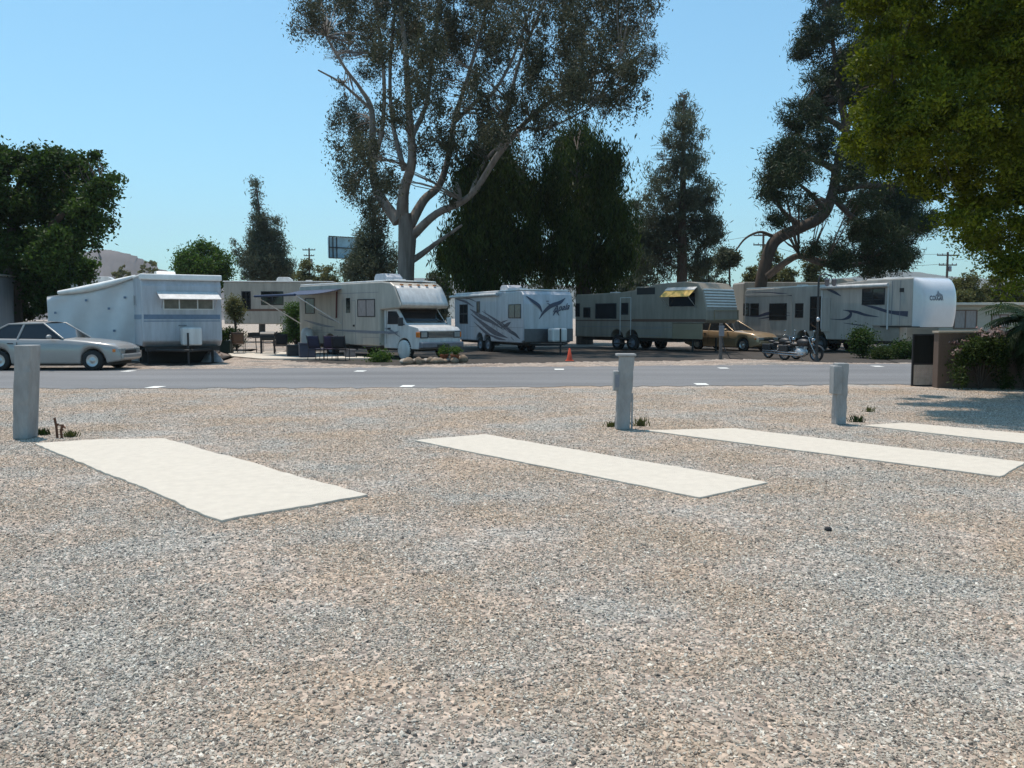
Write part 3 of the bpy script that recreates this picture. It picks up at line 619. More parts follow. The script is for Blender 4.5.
M_chrome = mat('chrome', (.35, .35, .36), .22, metal=1)
M_alu = mat('aluminium', (.55, .55, .56), .4, metal=.6)
M_dark = mat('underbody', (.03, .028, .026), .8)
M_roof = mat('roof_white', (.78, .78, .76), .6, var=.08, scale=3, grime=.1)
M_glass = glass()
M_cur = mat('curtain', (.32, .27, .25), .8, var=.25, scale=8, stretch=(4, 4, .5))
M_amber = mat('amber_lens', (.6, .16, .02), .2)
M_red = mat('red_lens', (.35, .02, .015), .2)
M_lamp = mat('lamp_lens', (.28, .29, .28), .08)
M_plate = mat('tread_plate', (.11, .11, .12), .4, metal=.6, bump=.4, bscale=50)

def win(F, t, px, m=None, name='window', bars=(), fr=None, proud=.02, sill=None):
    """window on the flank from its pixel box; frame + pane"""
    u0, u1, v0, v1 = px; y = -F.W / 2
    a, z1 = F.side(u0, v0); b, _ = F.side(u1, v0); _, z0 = F.side((u0 + u1) / 2, v1); z1 = F.side((u0 + u1) / 2, v0)[1]; k = .035
    mb = MB(); yo = y - proud
    for q in ((a - k, b + k, z1, z1 + k), (a - k, b + k, z0 - k, z0), (a - k, a, z0, z1), (b, b + k, z0, z1)): mb.box(q[0], q[1], yo, y + .01, q[2], q[3])
    for f in bars:
        if f > 0: x = a + (b - a) * f; mb.box(x - .018, x + .018, yo + .004, y + .01, z0, z1)
        else: z = z1 + (z1 - z0) * f; mb.box(a, b, yo + .004, y + .01, z - .022, z + .022)
    w_ = mb.build(name, fr or M_black, t); MB().box(a, b, y - .008, y + .008, z0, z1).build('pane', m or M_glass, w_)
    return w_

def arc_notch(xc, r, zb, n=10):
    """points of a wheel arch opening, travelling +x along the bottom edge"""
    return [(xc - r, zb)] + [(xc - r * math.cos(PI * k / n), zb + .0 + r * 1.0 * math.sin(PI * k / n) * .95) for k in range(1, n)] + [(xc + r, zb)]

def wheel(t, x, y, r=.36, wd=.22, m=M_grey, cover=False, side=-1):
    mb = MB(); mb.lathe([(r * .60, -wd / 2), (r * .93, -wd / 2), (r, -wd * .36), (r, wd * .36), (r * .93, wd / 2), (r * .60, wd / 2)], (x, y, r), 'y', 28)
    w_ = mb.build('wheel', M_rub, t); c = MB(); yo = y + side * wd / 2
    if cover: c.lathe([(0, side * .035), (r * .85, side * .03), (r * 1.0, side * .005), (r * 1.0, -side * .08)], (x, yo, r), 'y', 24); c.build('wheel_cover', W_white, w_)
    else:
        c.lathe([(0, side * .0), (r * .12, side * .0), (r * .2, -side * .03), (r * .5, -side * .045), (r * .55, -side * .01), (r * .62, -side * .01), (r * .62, -side * .06)], (x, yo, r), 'y', 24); c.build('rim', m, w_)
    return w_

def aircon(t, x, z, l=.95, w_=.68, h=.28, m=W_white):
    mb = MB(); pts = [(x - l / 2, z), (x - l / 2 + .04, z + h * .7), (x - l / 2 + .16, z + h), (x + l / 2 - .22, z + h), (x + l / 2 - .03, z + h * .55), (x + l / 2, z)]
    mb.prism(pts, -w_ / 2, w_ / 2); mb.build('roof_air_conditioner', m, t, bevel=.03)
def vent(t, x, y, z, s=.4):
    MB().box(x - s / 2, x + s / 2, y - s / 2, y + s / 2, z - .02, z + .09).build('roof_vent', W_white, t, bevel=.02)

# ---- 1. old white trailer with window awning, front towards us
F1 = Frame((-12.56 - .5 * 7.2, 29 + .87 * 7.2), (-12.56, 29), 2.62)
t = thing('travel_trailer', 'old bluish white travel trailer with blue stripe and a white window awning on its front', 'trailer', F1.c, F1.rz, 'trailers and motorhomes parked beyond the road')
L2, W2 = F1.L / 2, F1.W / 2
mb = MB(); mb.prism([(-L2, .62), (-L2 + 1.9, .62)] + arc_notch(-L2 + 2.6, .42, .62) + arc_notch(-L2 + 3.6, .42, .62) + [(L2 - .25, .62), (L2, .8), (L2, 2.7), (L2 - .14, 2.98), (L2 - .3, 3.05), (-L2 + .1, 3.03), (-L2, 2.9)], -W2, W2)
mb.build('body', W_blue, t, bevel=.05)
mb = MB(); mb.box(L2 - .30, L2 + .05, -W2 - .03, W2 + .03, 2.9, 3.10).box(-L2, L2 - .3, -W2 - .03, W2 + .03, 3.0, 3.09); mb.build('roof', M_roof, t, bevel=.04)
aircon(t, -.3, 3.08, .9, .7, .3); MB().sphere((1.2, .7, 3.08), (.22, .22, .12)).build('roof_vent', W_white, t)
# stripe, awning, window on the front
MB().box(L2, L2 + .004, -W2 + .06, W2 - .06, 1.56, 1.72).box(L2, L2 + .006, -W2 + .06, W2 - .06, 1.48, 1.51).build('stripe', M_slate, t)
MB().box(-L2, L2 - .06, -W2 - .004, -W2, 1.56, 1.72).build('stripe', M_slate, t)
y0, z0 = F1.front(158, 298); y1, _ = F1.front(217, 298)
mb = MB(); mb.add([(L2 + .01, y0 - .05, 2.50), (L2 + .01, y1, 2.50), (L2 + .55, y1 + .05, 2.24), (L2 + .55, y0, 2.24)], [(0, 1, 2, 3)])
mb.build('window_awning', W_white, t, solid=.03)
for yy in (y0 + .1, y1 - .1): MB().tube([(L2 + .01, yy, 1.95), (L2 + .52, yy, 2.24)], .012).build('awning_arm', M_alu, t)
mb = MB(); za, zb = 1.92, 2.28
for q in ((y0 + .15, y1 - .12, zb, zb + .04), (y0 + .15, y1 - .12, za - .04, za), (y0 + .15, y0 + .19, za, zb), (y1 - .16, y1 - .12, za, zb), (y0 + .66, y0 + .70, za, zb), (y1 - .68, y1 - .64, za, zb)): mb.box(L2 - .01, L2 + .025, *q)
wf = mb.build('window', M_alu, t); MB().box(L2, L2 + .01, y0 + .19, y1 - .16, za, zb).build('pane', mat('dusty_glass', (.10, .09, .08), .15, var=.5, scale=3), wf)
MB().box(L2, L2 + .02, -.15, .12, 1.32, 1.36).build('grab_handle', M_grey, t)
win(F1, t, (131, 136, 296, 305), M_glass, fr=W_blue)
ya, _ = F1.front(176, 340); yb, _ = F1.front(200, 340)
mb = MB(); mb.box(L2 + .25, L2 + .75, ya + .1, yb - .05, .66, 1.28); mb.build('propane_cover', W_white, t, bevel=.06)
mb = MB(); mb.box(L2 - .3, L2 + .02, -W2 + .1, W2 - .1, .46, .62).box(-L2, L2 - .3, -W2 + .3, W2 - .3, .4, .62); mb.build('chassis', M_dark, t); MB().box(L2 - 1.3, L2 - 1.2, -W2 + .1, W2 - .1, .02, .5).build('skirt', M_dark, t)  # skirt: dark panel added to stand in for shade beneath the trailer
mb = MB(); mb.tube([(L2, -.9, .5), (L2 + 1.15, 0, .5)], .05).tube([(L2, .9, .5), (L2 + 1.15, 0, .5)], .05).tube([(L2 + 1.1, 0, .5), (L2 + 1.35, 0, .52)], .05); mb.build('hitch', M_dark, t)
mb = MB(); mb.tube([(L2 + .95, 0, 0), (L2 + .95, 0, 1.1)], .035).box(L2 + .85, L2 + 1.05, -.1, .1, 0, .02); mb.build('tongue_jack', M_black, t)
for y in (-W2 + .25, W2 - .25): MB().box(L2 - .6, L2 - .52, y - .04, y + .04, 0, .5).build('stabiliser', M_dark, t)
for x in (-L2 + 2.6, -L2 + 3.6):
    for y, sd_ in ((-W2 + .15, -1), (W2 - .15, 1)): wheel(t, x, y, .34, .2, side=sd_)

# annex of white tarpaulin
def annex():
    A = Vector((-13.55, 30.9, 0)); B = Vector((-17.0, 31.3, 0)); n = 26; m_ = 14; g = random.Random(8); mb = MB()
    tarp = mat('tarpaulin', (.60, .61, .62), .55, var=.10, scale=1.0, bump=.35, bscale=3)
    t = thing('tarp_annex', 'white tarpaulin side room with a slanting roof, left of the old white trailer', 'awning', A)
    zt = lambda s: 3.02 - .70 * s - .10 * math.sin(s * PI)
    def wall(s, q):
        p = (B - A) * s; z = zt(s) * q; fold = .05 * math.sin(s * 21 + q * 3) * (1 - q * .5) + .035 * math.sin(s * 9 + q * 7); return (p.x, p.y + fold * (q < .995), z + .03)
    mb.grid(wall, 50, 14); mb.build('wall', tarp, t, solid=.01)
    mb = MB(); mb.grid(lambda s, q: ((B - A).x * s + 0.0 - .9 * q, (B - A).y * s + 3.6 * q, zt(s) + .05 + .05 * math.sin(q * PI * 3) * .4), 12, 10); mb.build('roof', M_roof, t, solid=.02)
    mb = MB(); mb.tube([((B - A).x * s * (1 if s < 1 else 1) * .86, (B - A).y * s * .86 - .05, zt(s * .86) + .08 + .06 * s) for s in [i / 14 for i in range(15)]], [.05 + .08 * math.sin(i / 14 * PI * .9) for i in range(15)], 10); mb.build('rolled_edge', M_roof, t)
    MB().tube([(0, .05, 0), (0, .05, 3.0)], .025).build('pole', M_alu, t); MB().tube([((B - A).x, .45, 0), ((B - A).x, .45, 2.35)], .025).build('pole', M_alu, t)
    for s, z in ((.3, 1.9), (.55, 2.2), (.12, 2.3), (.7, 1.2), (.9, 1.75), (.25, 1.1)):
        p = (B - A) * s; MB().box(p.x - .04, p.x + .04, p.y - .09, p.y - .07, z, z + .08).build('patch', M_slate, t)
annex()

# ---- 2. class C motorhome
F2 = Frame(gnd(300, 354), gnd(416, 361), 2.35); G2 = 'trailers and motorhomes parked beyond the road'
t = thing('motorhome', 'beige and white motorhome with an over-cab bunk and white wheel covers, facing the road', 'motorhome', F2.c, F2.rz, G2)
L2, W2 = F2.L / 2, F2.W / 2; CW = 1.0; fx = L2
mb = MB(); mb.prism([(-L2, .5), (-L2 + 1.9, .5)] + arc_notch(-L2 + 2.5, .46, .5) + [(fx - 2.3, .5), (fx - 2.3, 1.92), (fx - 1.0, 1.98), (fx - .92, 2.08), (fx - 1.38, 2.84), (fx - 1.62, 2.97), (fx - 2.2, 3.02), (-L2 + .1, 3.02), (-L2, 2.9)], -W2, W2)
mb.build('body', W_cream, t, bevel=.05)
# bright bunk front panel
mb = MB(); mb.grid(lambda a, b: (fx - .92 - .46 * b + .02 + .05 * math.sin(b * PI), (-W2 + .05) + (2 * W2 - .1) * a, 2.08 + .76 * b), 10, 6); mb.build('bunk_front', W_white, t, solid=.02)
mb = MB(); mb.box(-L2 + .06, fx - 1.7, -W2 + .04, W2 - .04, 3.02, 3.07); mb.build('roof', M_roof, t, bevel=.02)
aircon(t, .9, 3.06, 1.0, .75, .33, W_blue); vent(t, -1.6, .2, 3.07); vent(t, 2.1, -.3, 3.04, .35)
# cab
cab = [(fx - 2.3, .42), (fx - 1.45, .42)] + arc_notch(fx - .98, .44, .42) + [(fx - .1, .42), (fx, .5), (fx + .0, 1.12), (fx - .12, 1.24), (fx - .85, 1.36), (fx - 1.42, 1.97), (fx - 2.3, 1.97)]
mb = MB(); mb.prism(cab, -CW, CW); cb = mb.build('cab', W_white, t, bevel=.05)
def ws(a, b): return (fx - .90 - .50 * b + .015, -CW * (.93 - .03 * b) + 2 * CW * (.93 - .03 * b) * a, 1.42 + .52 * b)
mb = MB(); mb.grid(ws, 4, 3); mb.build('windscreen', M_glass, t, solid=.02)
mb = MB(); mb.prism([(fx - 1.02, 1.36), (fx - 1.45, 1.86), (fx - 2.0, 1.86), (fx - 2.05, 1.36)], -CW - .008, -CW + .005); mb.build('side_window', M_glass, t); MB().prism([(fx - 1.02, 1.36), (fx - 1.45, 1.86), (fx - 2.0, 1.86), (fx - 2.05, 1.36)], CW - .005, CW + .008).build('side_window', M_glass, t)
MB().box(fx - 2.12, fx - 2.105, -CW - .004, -CW, .6, 1.9).build('door_gap', M_dark, t)
MB().box(fx - 2.0, fx - 1.85, -CW - .04, -CW, 1.18, 1.22).build('door_handle', M_black, t)
mb = MB(); mb.box(fx - .01, fx + .03, -.62, .62, .86, 1.08); g_ = mb.build('grille', M_black, t); mb = MB()
for z in (.9, .95, 1.0, 1.05): mb.box(fx + .03, fx + .04, -.6, .6, z - .006, z + .006)
mb.box(fx + .028, fx + .045, -.66, .66, 1.08, 1.11); mb.build('grille_bar', M_chrome, g_)
for s in (-1, 1):
    MB().box(fx - .02, fx + .026, s * .80 - .17, s * .80 + .17, .84, 1.10).build('headlight_bezel', M_black, t)
    MB().box(fx - .02, fx + .035, s * .80 - .14, s * .80 + .14, .87, 1.07).build('headlight', M_lamp, t, bevel=.015)
    MB().box(fx - .16, fx + .03, s * 1.0 - .055, s * 1.0 + .012, .87, 1.07).build('indicator', M_amber, t, bevel=.01)
    mb = MB(); mb.box(fx - .98, fx - .9, s * (CW + .18) - .11, s * (CW + .18) + .11, 1.3, 1.62); mi = mb.build('wing_mirror', W_white if s > 0 else M_black, t, bevel=.03)
    MB().tube([(fx - .95, s * CW, 1.35), (fx - .95, s * (CW + .12), 1.4)], .02).build('bracket', M_black, mi)
mb = MB(); mb.prism([(fx - .05, .44), (fx + .16, .48), (fx + .18, .68), (fx - .02, .70)], -CW - .02, CW + .02); mb.build('bumper', mat('bumper_grey', (.20, .215, .25), .35, metal=.3), t, bevel=.03)
for yy in (-.8, -.4, 0, .4, .8): MB().box(fx - 1.40, fx - 1.33, yy - .06, yy + .06, 2.86, 2.91).build('clearance_lamp', M_amber, t)
MB().box(fx + .17, fx + .19, -.28, .28, .5, .6).build('air_intake', M_black, t)
for x, cov in ((fx - .98, True), (-L2 + 2.5, False)):
    for y, sd_ in ((-CW + .1 if cov else -W2 + .16, -1), (CW - .1 if cov else W2 - .16, 1)): wheel(t, x, y, .38, .24, cover=cov, side=sd_)
MB().box(-L2 + .1, fx - .3, -W2 + .3, W2 - .3, .34, .55).build('chassis', M_dark, t)
win(F2, t, (305.5, 314, 299, 313)); win(F2, t, (346, 350.5, 298, 313), fr=W_cream); win(F2, t, (358, 374.5, 300, 316), M_cur, bars=(.5,))
a, z1 = F2.side(342, 296); b, z0 = F2.side(356, 345)
mb = MB(); e = .012
for q in ((a, a + e, .55, 2.3), (b - e, b, .55, 2.3), (a, b, 2.3, 2.3 + e)): mb.box(q[0], q[1], -W2 - .006, -W2, q[2], q[3])
dr = mb.build('entry_door', M_grey, t); MB().box(b - .16, b - .08, -W2 - .04, -W2, 1.25, 1.33).build('door_handle', M_black, dr)
MB().box(a, b, -W2 - .45, -W2 + .1, .3, .36).build('entry_step', M_dark, t)
sf2 = lambda a, b, h: (a, -W2 - h, b)
mb = MB(); pts = [F2.side(u, v) for u, v in ((334, 330), (352, 331), (372, 332), (390, 332.5), (398, 333))]; ribbon(mb, pts, [.05, .09, .10, .09, .03], sf2)
ribbon(mb, [F2.side(u, v) for u, v in ((304, 320), (314, 323), (326, 326), (335, 327))], [.02, .10, .09, .02], sf2)
ribbon(mb, [F2.side(u, v) for u, v in ((318, 313), (328, 318), (338, 322))], [.02, .06, .02], sf2)
mb.build('stripe', M_grey, t)
mb = MB(); ribbon(mb, [F2.side(u, v, -CW) for u, v in ((385, 328), (392, 331), (400, 337))], [.02, .07, .02], lambda a, b, h: (a, -CW - h - .003, b)); ribbon(mb, [F2.side(u, v, -CW) for u, v in ((388, 334), (393, 333), (399, 331))], [.02, .05, .02], lambda a, b, h: (a, -CW - h - .003, b)); mb.build('stripe', M_grey, t)
mb = MB(); mb.box(-L2 + .3, fx - 2.4, -W2 - .004, -W2, 2.60, 2.615).box(-L2 + .3, fx - 2.4, -W2 - .004, -W2, .98, .99); mb.build('seam', M_grey, t)
for u0, u1, v0, v1 in ((362, 380, 337, 347), (313, 322, 327, 331)):
    a, z1 = F2.side(u0, v0); b, z0 = F2.side(u1, v1); mb = MB()
    for q in ((a, b, z0, z0 + e), (a, b, z1 - e, z1), (a, a + e, z0, z1), (b - e, b, z0, z1)): mb.box(q[0], q[1], -W2 - .005, -W2, q[2], q[3])
    mb.build('locker_hatch', M_grey, t)
# blue awning of the motorhome with its arms (parts of it)
navy = mat('navy_awning', (.018, .038, .09), .7, var=.2)
a0, a1, out, zi, zo = -L2 + .1, -L2 + 3.5, 2.15, 2.80, 2.52
mb = MB(); mb.grid(lambda a, b: (a0 + (a1 - a0) * a, -W2 - out * b, zi + (zo - zi) * b - .07 * math.sin(b * PI)), 6, 8)
aw = mb.build('awning', navy, t, solid=.012)
MB().tube([(a0, -W2 - out, zo), (a1, -W2 - out, zo)], .05, 10).build('roller', navy, aw)
for x in (a0 + .05, a1 - .05): MB().tube([(x, -W2 - .02, 1.35), (x, -W2 - out + .05, zo - .02)], .022).build('awning_arm', W_white, t)
MB().tube([(a1 - .3, -W2 - .05, 2.7), (a1 - .35, -W2 - .06, 1.6)], .035).build('awning_strap', mat('maroon_cloth', (.10, .03, .025), .8), t)

# ---- 3. travel trailer with splash graphics
P3 = gnd(524, 355); d3 = Vector((.436, -.9, 0)).normalized()
F3 = Frame(P3 - d3 * 8.0, P3, 2.45)
t = thing('travel_trailer', 'white travel trailer with dark splash graphics and a big winged mark on its front', 'trailer', F3.c, F3.rz, G2)
L2, W2 = F3.L / 2, F3.W / 2
mb = MB(); mb.prism([(-L2, .5), (-L2 + 2.6, .5)] + arc_notch(-L2 + 3.2, .40, .5) + arc_notch(-L2 + 4.1, .40, .5) + [(L2 - .3, .5), (L2 - .05, .62), (L2, 1.15), (L2 - .02, 2.2), (L2 - .12, 2.62), (L2 - .3, 2.78), (-L2 + .1, 2.82), (-L2, 2.7)], -W2, W2)
mb.build('body', mat('cool_white_panel', (.45, .47, .51), .38, var=.09, scale=2.2, grime=.22, stretch=(2.2, 2.2, .28), coat=.2), t, bevel=.05)
MB().box(-L2 + .06, L2 - .35, -W2 + .03, W2 - .03, 2.80, 2.86).build('roof', M_roof, t, bevel=.02)
aircon(t, .2, 2.85, 1.0, .75, .3, W_blue); vent(t, 2.0, -.3, 2.86)
MB().box(L2 - .02, L2 + .03, -W2 + .02, W2 - .02, .56, 1.13).build('stone_guard', M_plate, t, bevel=.01)
MB().box(L2 + .25, L2 + .75, -.22, .52, .56, 1.16).build('propane_cover', W_white, t, bevel=.08)
mb = MB(); mb.tube([(L2, -.9, .48), (L2 + 1.2, 0, .48)], .05).tube([(L2, .9, .48), (L2 + 1.2, 0, .48)], .05); mb.build('hitch', M_dark, t)
mb = MB(); mb.tube([(L2 + .95, .05, 0), (L2 + .95, .05, 1.15)], .04).box(L2 + .85, L2 + 1.05, -.05, .15, 0, .03); mb.build('tongue_jack', M_black, t)
MB().box(-L2 + .2, L2 - .2, -W2 + .3, W2 - .3, .38, .52).build('chassis', M_dark, t)
for x in (-L2 + 3.2, -L2 + 4.1):
    for y, sd_ in ((-W2 + .14, -1), (W2 - .14, 1)): wheel(t, x, y, .35, .22, side=sd_)
win(F3, t, (509, 520.5, 305, 317.5), bars=(.5,)); win(F3, t, (460, 467.5, 305, 323), bars=(-.5, .5)); win(F3, t, (477, 479.5, 302, 312))
sf3 = lambda a, b, h: (a, -W2 - h, b)
mb = MB(); S_ = F3.side
for pts, ws_ in (([(470, 309), (480, 316), (492, 322), (504, 330)], [.03, .22, .16, .02]), ([(471, 314), (482, 323), (494, 332), (508, 338)], [.03, .18, .26, .02]), ([(482, 311), (494, 319), (506, 328), (519, 338)], [.02, .12, .22, .03]),
                 ([(474, 322), (484, 331), (493, 337)], [.02, .14, .04]), ([(456, 299), (466, 302), (474, 307)], [.03, .12, .02]), ([(455, 296), (470, 299), (478, 303)], [.02, .06, .01]), ([(500, 328), (507, 325), (511, 322)], [.02, .18, .02]),
                 ([(496, 325), (503, 322), (508, 320)], [.02, .07, .01]), ([(489, 334), (497, 338), (506, 340)], [.01, .12, .02]), ([(512, 331), (516, 335), (520, 339)], [.05, .14, .02])):
    ribbon(mb, [S_(u, v) for u, v in pts], ws_, sf3)
mb.build('splash_print', M_stripe, t)
mb = MB(); rr = random.Random(3)
for k in range(22):
    u = rr.uniform(472, 515); v = 308 + (u - 472) * .62 + rr.uniform(-5, 7); a, b = S_(u, v); s = rr.uniform(.02, .07)
    ribbon(mb, [(a - s * 2, b + s), (a, b), (a + s * 2, b - s * 1.2)], [.005, s, .005], sf3, .007)
mb.build('stripe', M_grey, t)  # loose flecks of the splash graphic
mb = MB(); mb.box(S_(497, 300)[0] - .01, S_(497, 300)[0] + .01, -W2 - .005, -W2, .6, 2.7).box(S_(469, 300)[0], L2 - .1, -W2 - .005, -W2, 1.17, 1.185); mb.build('seam', M_grey, t)
mb = MB(); mb.tube([(S_(452, 290)[0], -W2 - .09, 2.68), (S_(499, 290)[0], -W2 - .09, 2.68)], .075, 12); rl = mb.build('rolled_awning', W_white, t)
def capx(z): return L2 + .006 - max(0, (z - 2.2)) * .24 - (max(0, z - 2.62) * .5)
ff3 = lambda a, b, h: (capx(b) + h, a, b)
FR = F3.front; mb = MB()
ribbon(mb, [FR(u, v) for u, v in ((527, 296), (533, 301), (539, 306), (542, 312))], [.03, .13, .14, .04], ff3)
ribbon(mb, [FR(u, v) for u, v in ((566, 298), (560, 302.5), (551, 306), (544, 312), (539, 319))], [.02, .15, .18, .12, .02], ff3)
ribbon(mb, [FR(u, v) for u, v in ((547, 303), (551, 305), (556, 304))], [.02, .06, .02], ff3); ribbon(mb, [FR(u, v) for u, v in ((553, 315.5), (556, 311), (559, 315.5))], [.03, .09, .03], ff3)
mb.build('winged_mark', M_stripe, t)
yc, zc = FR(561, 310.5)
text_mesh('Apala', .40, lambda a, b, h: (capx(zc + b + a * .12) + h, yc + a * .9, zc + b + a * .12), shear=.45).build('lettering', M_stripe, t, fixn=False)
MB().box(L2 - .10, L2 - .04, FR(548, 300)[0] - .06, FR(548, 300)[0] + .06, 2.3, 2.36).build('clearance_lamp', M_grey, t)

# ---- 4. old beige fifth wheel
F4 = Frame(gnd(575, 348), gnd(706, 353), 2.4)
t = thing('fifth_wheel', 'old dull beige fifth wheel trailer with a yellow window awning and ribbed nose', 'trailer', F4.c, F4.rz, G2)
L2, W2 = F4.L / 2, F4.W / 2; xo = F4.side(672, 330)[0]
mb = MB(); mb.prism([(-L2, .62), (-L2 + 2.3, .62)] + arc_notch(-L2 + 3.0, .42, .62) + arc_notch(-L2 + 4.0, .42, .62) + [(xo, .62), (xo, 1.35), (L2 - .15, 1.35), (L2, 1.5), (L2, 1.95), (L2 - .25, 2.9), (L2 - .55, 3.22), (L2 - 1.2, 3.30), (L2 - 3.0, 3.24), (L2 - 4.3, 2.98), (L2 - 5.4, 2.88), (-L2 + .1, 2.84), (-L2, 2.7)], -W2, W2)
mb.build('body', W_beige, t, bevel=.04)
MB().prism([(xo + .01, .62), (L2 - .25, .62), (L2 - .25, 1.34), (xo + .01, 1.34)], -W2 + .01, -W2 + .06).build('skirt', W_tan, t, bevel=.01)
# ribs on the nose
mb = MB()
for k in range(7):
    z = 2.1 + k * .13; x = L2 - (max(0, z - 1.95)) * .26; mb.box(x - .02, x + .03, -W2 + .06, W2 - .06, z, z + .07)
mb.build('nose_ribs', M_roof, t, bevel=.012)
y0, z1 = F4.front(714, 311); y1, z0 = F4.front(738, 325); z0 = max(z0, 1.55)
mb = MB()
for q in ((y0, y1, z1, z1 + .05), (y0, y1, z0 - .04, z0 + .01), (y0, y0 + .05, z0, z1), (y1 - .05, y1, z0, z1)): mb.box(L2 - .02, L2 + .03, *q)
mb.build('nose_panel', W_tan, t)
win(F4, t, (596, 616, 304, 318)); win(F4, t, (584, 590, 308, 317)); win(F4, t, (576, 579.5, 304, 316))
a, _ = F4.side(620, 320); b, _ = F4.side(631, 320); mb = MB()
for q in ((a, a + .03, .75, 2.6), (b - .03, b, .75, 2.6), (a, b, 2.6, 2.63)): mb.box(q[0], q[1], -W2 - .012, -W2, q[2], q[3])
mb.build('entry_door', W_white, t); win(F4, t, (622, 628, 303.5, 314)); 
MB().box(a, b, -W2 - .5, -W2, .3, .35).box(a, b, -W2 - .25, -W2, .55, .6).build('entry_step', M_dark, t)
a, z1 = F4.side(637, 288); b, _ = F4.side(655, 288); MB().box(a, b, -W2 - .01, -W2, z1 - .33, z1).build('fridge_vent', M_dark, t)
a, z1 = F4.side(668, 286); b, _ = F4.side(697, 286)
yel = mat('yellow_canvas', (.62, .40, .10), .7, var=.12, scale=3, stretch=(6, 1, 1))
aw = MB().add([(a, -W2 - .02, 3.0), (b, -W2 - .02, 3.0), (b, -W2 - .62, 2.58), (a, -W2 - .62, 2.58)], [(0, 1, 2, 3)]).build('window_awning', yel, t, solid=.02)
MB().add([(a - .02, -W2 - .005, 3.03), (b + .02, -W2 - .005, 3.03), (b + .02, -W2 - .22, 2.895), (a - .02, -W2 - .22, 2.895)], [(0, 1, 2, 3)]).build('awning_header', W_white, aw, solid=.025)
for x in (a + .04, b - .04): MB().tube([(x, -W2, 2.1), (x, -W2 - .6, 2.58)], .015).build('awning_arm', M_alu, aw)
xm = (a + b) / 2; MB().box(a + .1, b - .1, -W2 - .03, -W2, 2.15, 2.75).build('window', M_glass, t)
a, _ = F4.side(632, 322); mb = MB(); mb.box(a, L2 - .05, -W2 - .005, -W2, 1.42, 1.55).box(-L2 + .05, a, -W2 - .005, -W2, 1.44, 1.50); mb.build('stripe', M_brown, t)
mb = MB(); mb.box(-L2 + .05, xo, -W2 - .005, -W2, 1.15, 1.17); 
for u0, u1 in ((633, 661), (600, 612)):
    a, _ = F4.side(u0, 335); b, _ = F4.side(u1, 335)
    for q in ((a, b, .75, .765), (a, b, 1.08, 1.095), (a, a + .015, .75, 1.09), (b - .015, b, .75, 1.09)): mb.box(q[0], q[1], -W2 - .005, -W2, q[2], q[3])
mb.build('locker_hatch', M_grey, t)
MB().box(-L2 + .2, xo, -W2 + .3, W2 - .3, .45, .62).build('chassis', M_dark, t)
for x in (-L2 + 3.0, -L2 + 4.0):
    for y, sd_ in ((-W2 + .14, -1), (W2 - .14, 1)): wheel(t, x, y, .37, .22, side=sd_)
for y in (-W2 + .3, W2 - .3): MB().tube([(L2 - 1.0, y, 0), (L2 - 1.0, y, .65)], .05).box(L2 - 1.1, L2 - .9, y - .1, y + .1, 0, .02).build('landing_leg', M_dark, t)
vent(t, -2.5, 0, 2.87); aircon(t, -.4, 2.9, .9, .7, .28, W_beige)

# ---- 5. white fifth wheel with swooshes
F5 = Frame(gnd(744, 348.5), gnd(911, 356), 2.3)
t = thing('fifth_wheel', 'long white fifth wheel trailer with dark swooshes and a bulging glossy nose at the right', 'trailer', F5.c, F5.rz, G2)
L2, W2 = F5.L / 2, F5.W / 2; xo = F5.side(872, 335)[0]; S_ = F5.side; xc = F5.side(911, 300)[0]
M5 = mat('warm_white_panel', (.42, .39, .355), .4, var=.09, scale=2.2, grime=.22, stretch=(2.2, 2.2, .28), coat=.15)
mb = MB(); mb.prism([(-L2, .6), (-L2 + 3.2, .6)] + arc_notch(-L2 + 4.0, .42, .6) + arc_notch(-L2 + 5.0, .42, .6) + [(xo, .6), (xo, 1.25), (L2, 1.25), (L2, 3.28), (L2 - 2.2, 3.28), (L2 - 4.6, 3.14), (-L2 + .1, 3.08), (-L2, 2.95)], -W2, W2)
mb.build('body', M5, t, bevel=.04)
def capf(a, b, lift=0):                       # a: y in -1..1, b: 0..1 height
    th = (b * 1.0); y = a * W2
    bul = (1 - abs(a) ** 5) ** (1 / 2.2) if abs(a) < 1 else 0
    prof = (1 - max(0, (b - .45) / .55) ** 2.6) ** .5 if b > .45 else 1 - .22 * ((.45 - b) / .45) ** 2
    return (L2 - .005 + (.52 * bul + .12 * (1 - abs(a) ** 8)) * max(0.0, prof) + lift, y, 1.22 + 2.07 * b)
mb = MB(); mb.grid(lambda a, b: capf(-1 + 2 * a, b), 36, 24)
gl = mat('glossy_gelcoat', (.60, .61, .63), .16, var=.03, coat=.5)
mb.build('nose_cap', gl, t, fixn=False)
MB().prismx([(-W2, 1.20), (W2, 1.20), (W2, 1.25), (-W2, 1.25)], L2 - 1.6, L2 + .3).build('nose_floor', M_dark, t)
ac = -.42
def onc(a, b, h): return capf(ac + a, .60 + b, h)
text_mesh('COUGAR', .26, lambda a, b, h: onc(a * .60, b * .5 - .06, h + .006), th=.006).build('lettering', M_stripe, t, fixn=False)
mb = MB(); mb.add([onc(a, b, .012) for a, b in ((-.06, .045), (.02, .07), (.07, .13), (.10, .135), (.15, .09), (.32, .05), (.30, .03), (-.06, .03))], [tuple(range(8))]); mb.build('emblem', M_grey, t, fixn=False)
MB().prism([(xo + .01, .6), (xo + 1.35, .6), (xo + 1.35, 1.24), (xo + .01, 1.24)], -W2 + .05, -W2 + .1).build('skirt', mat('taupe_panel', (.27, .24, .20), .5), t)
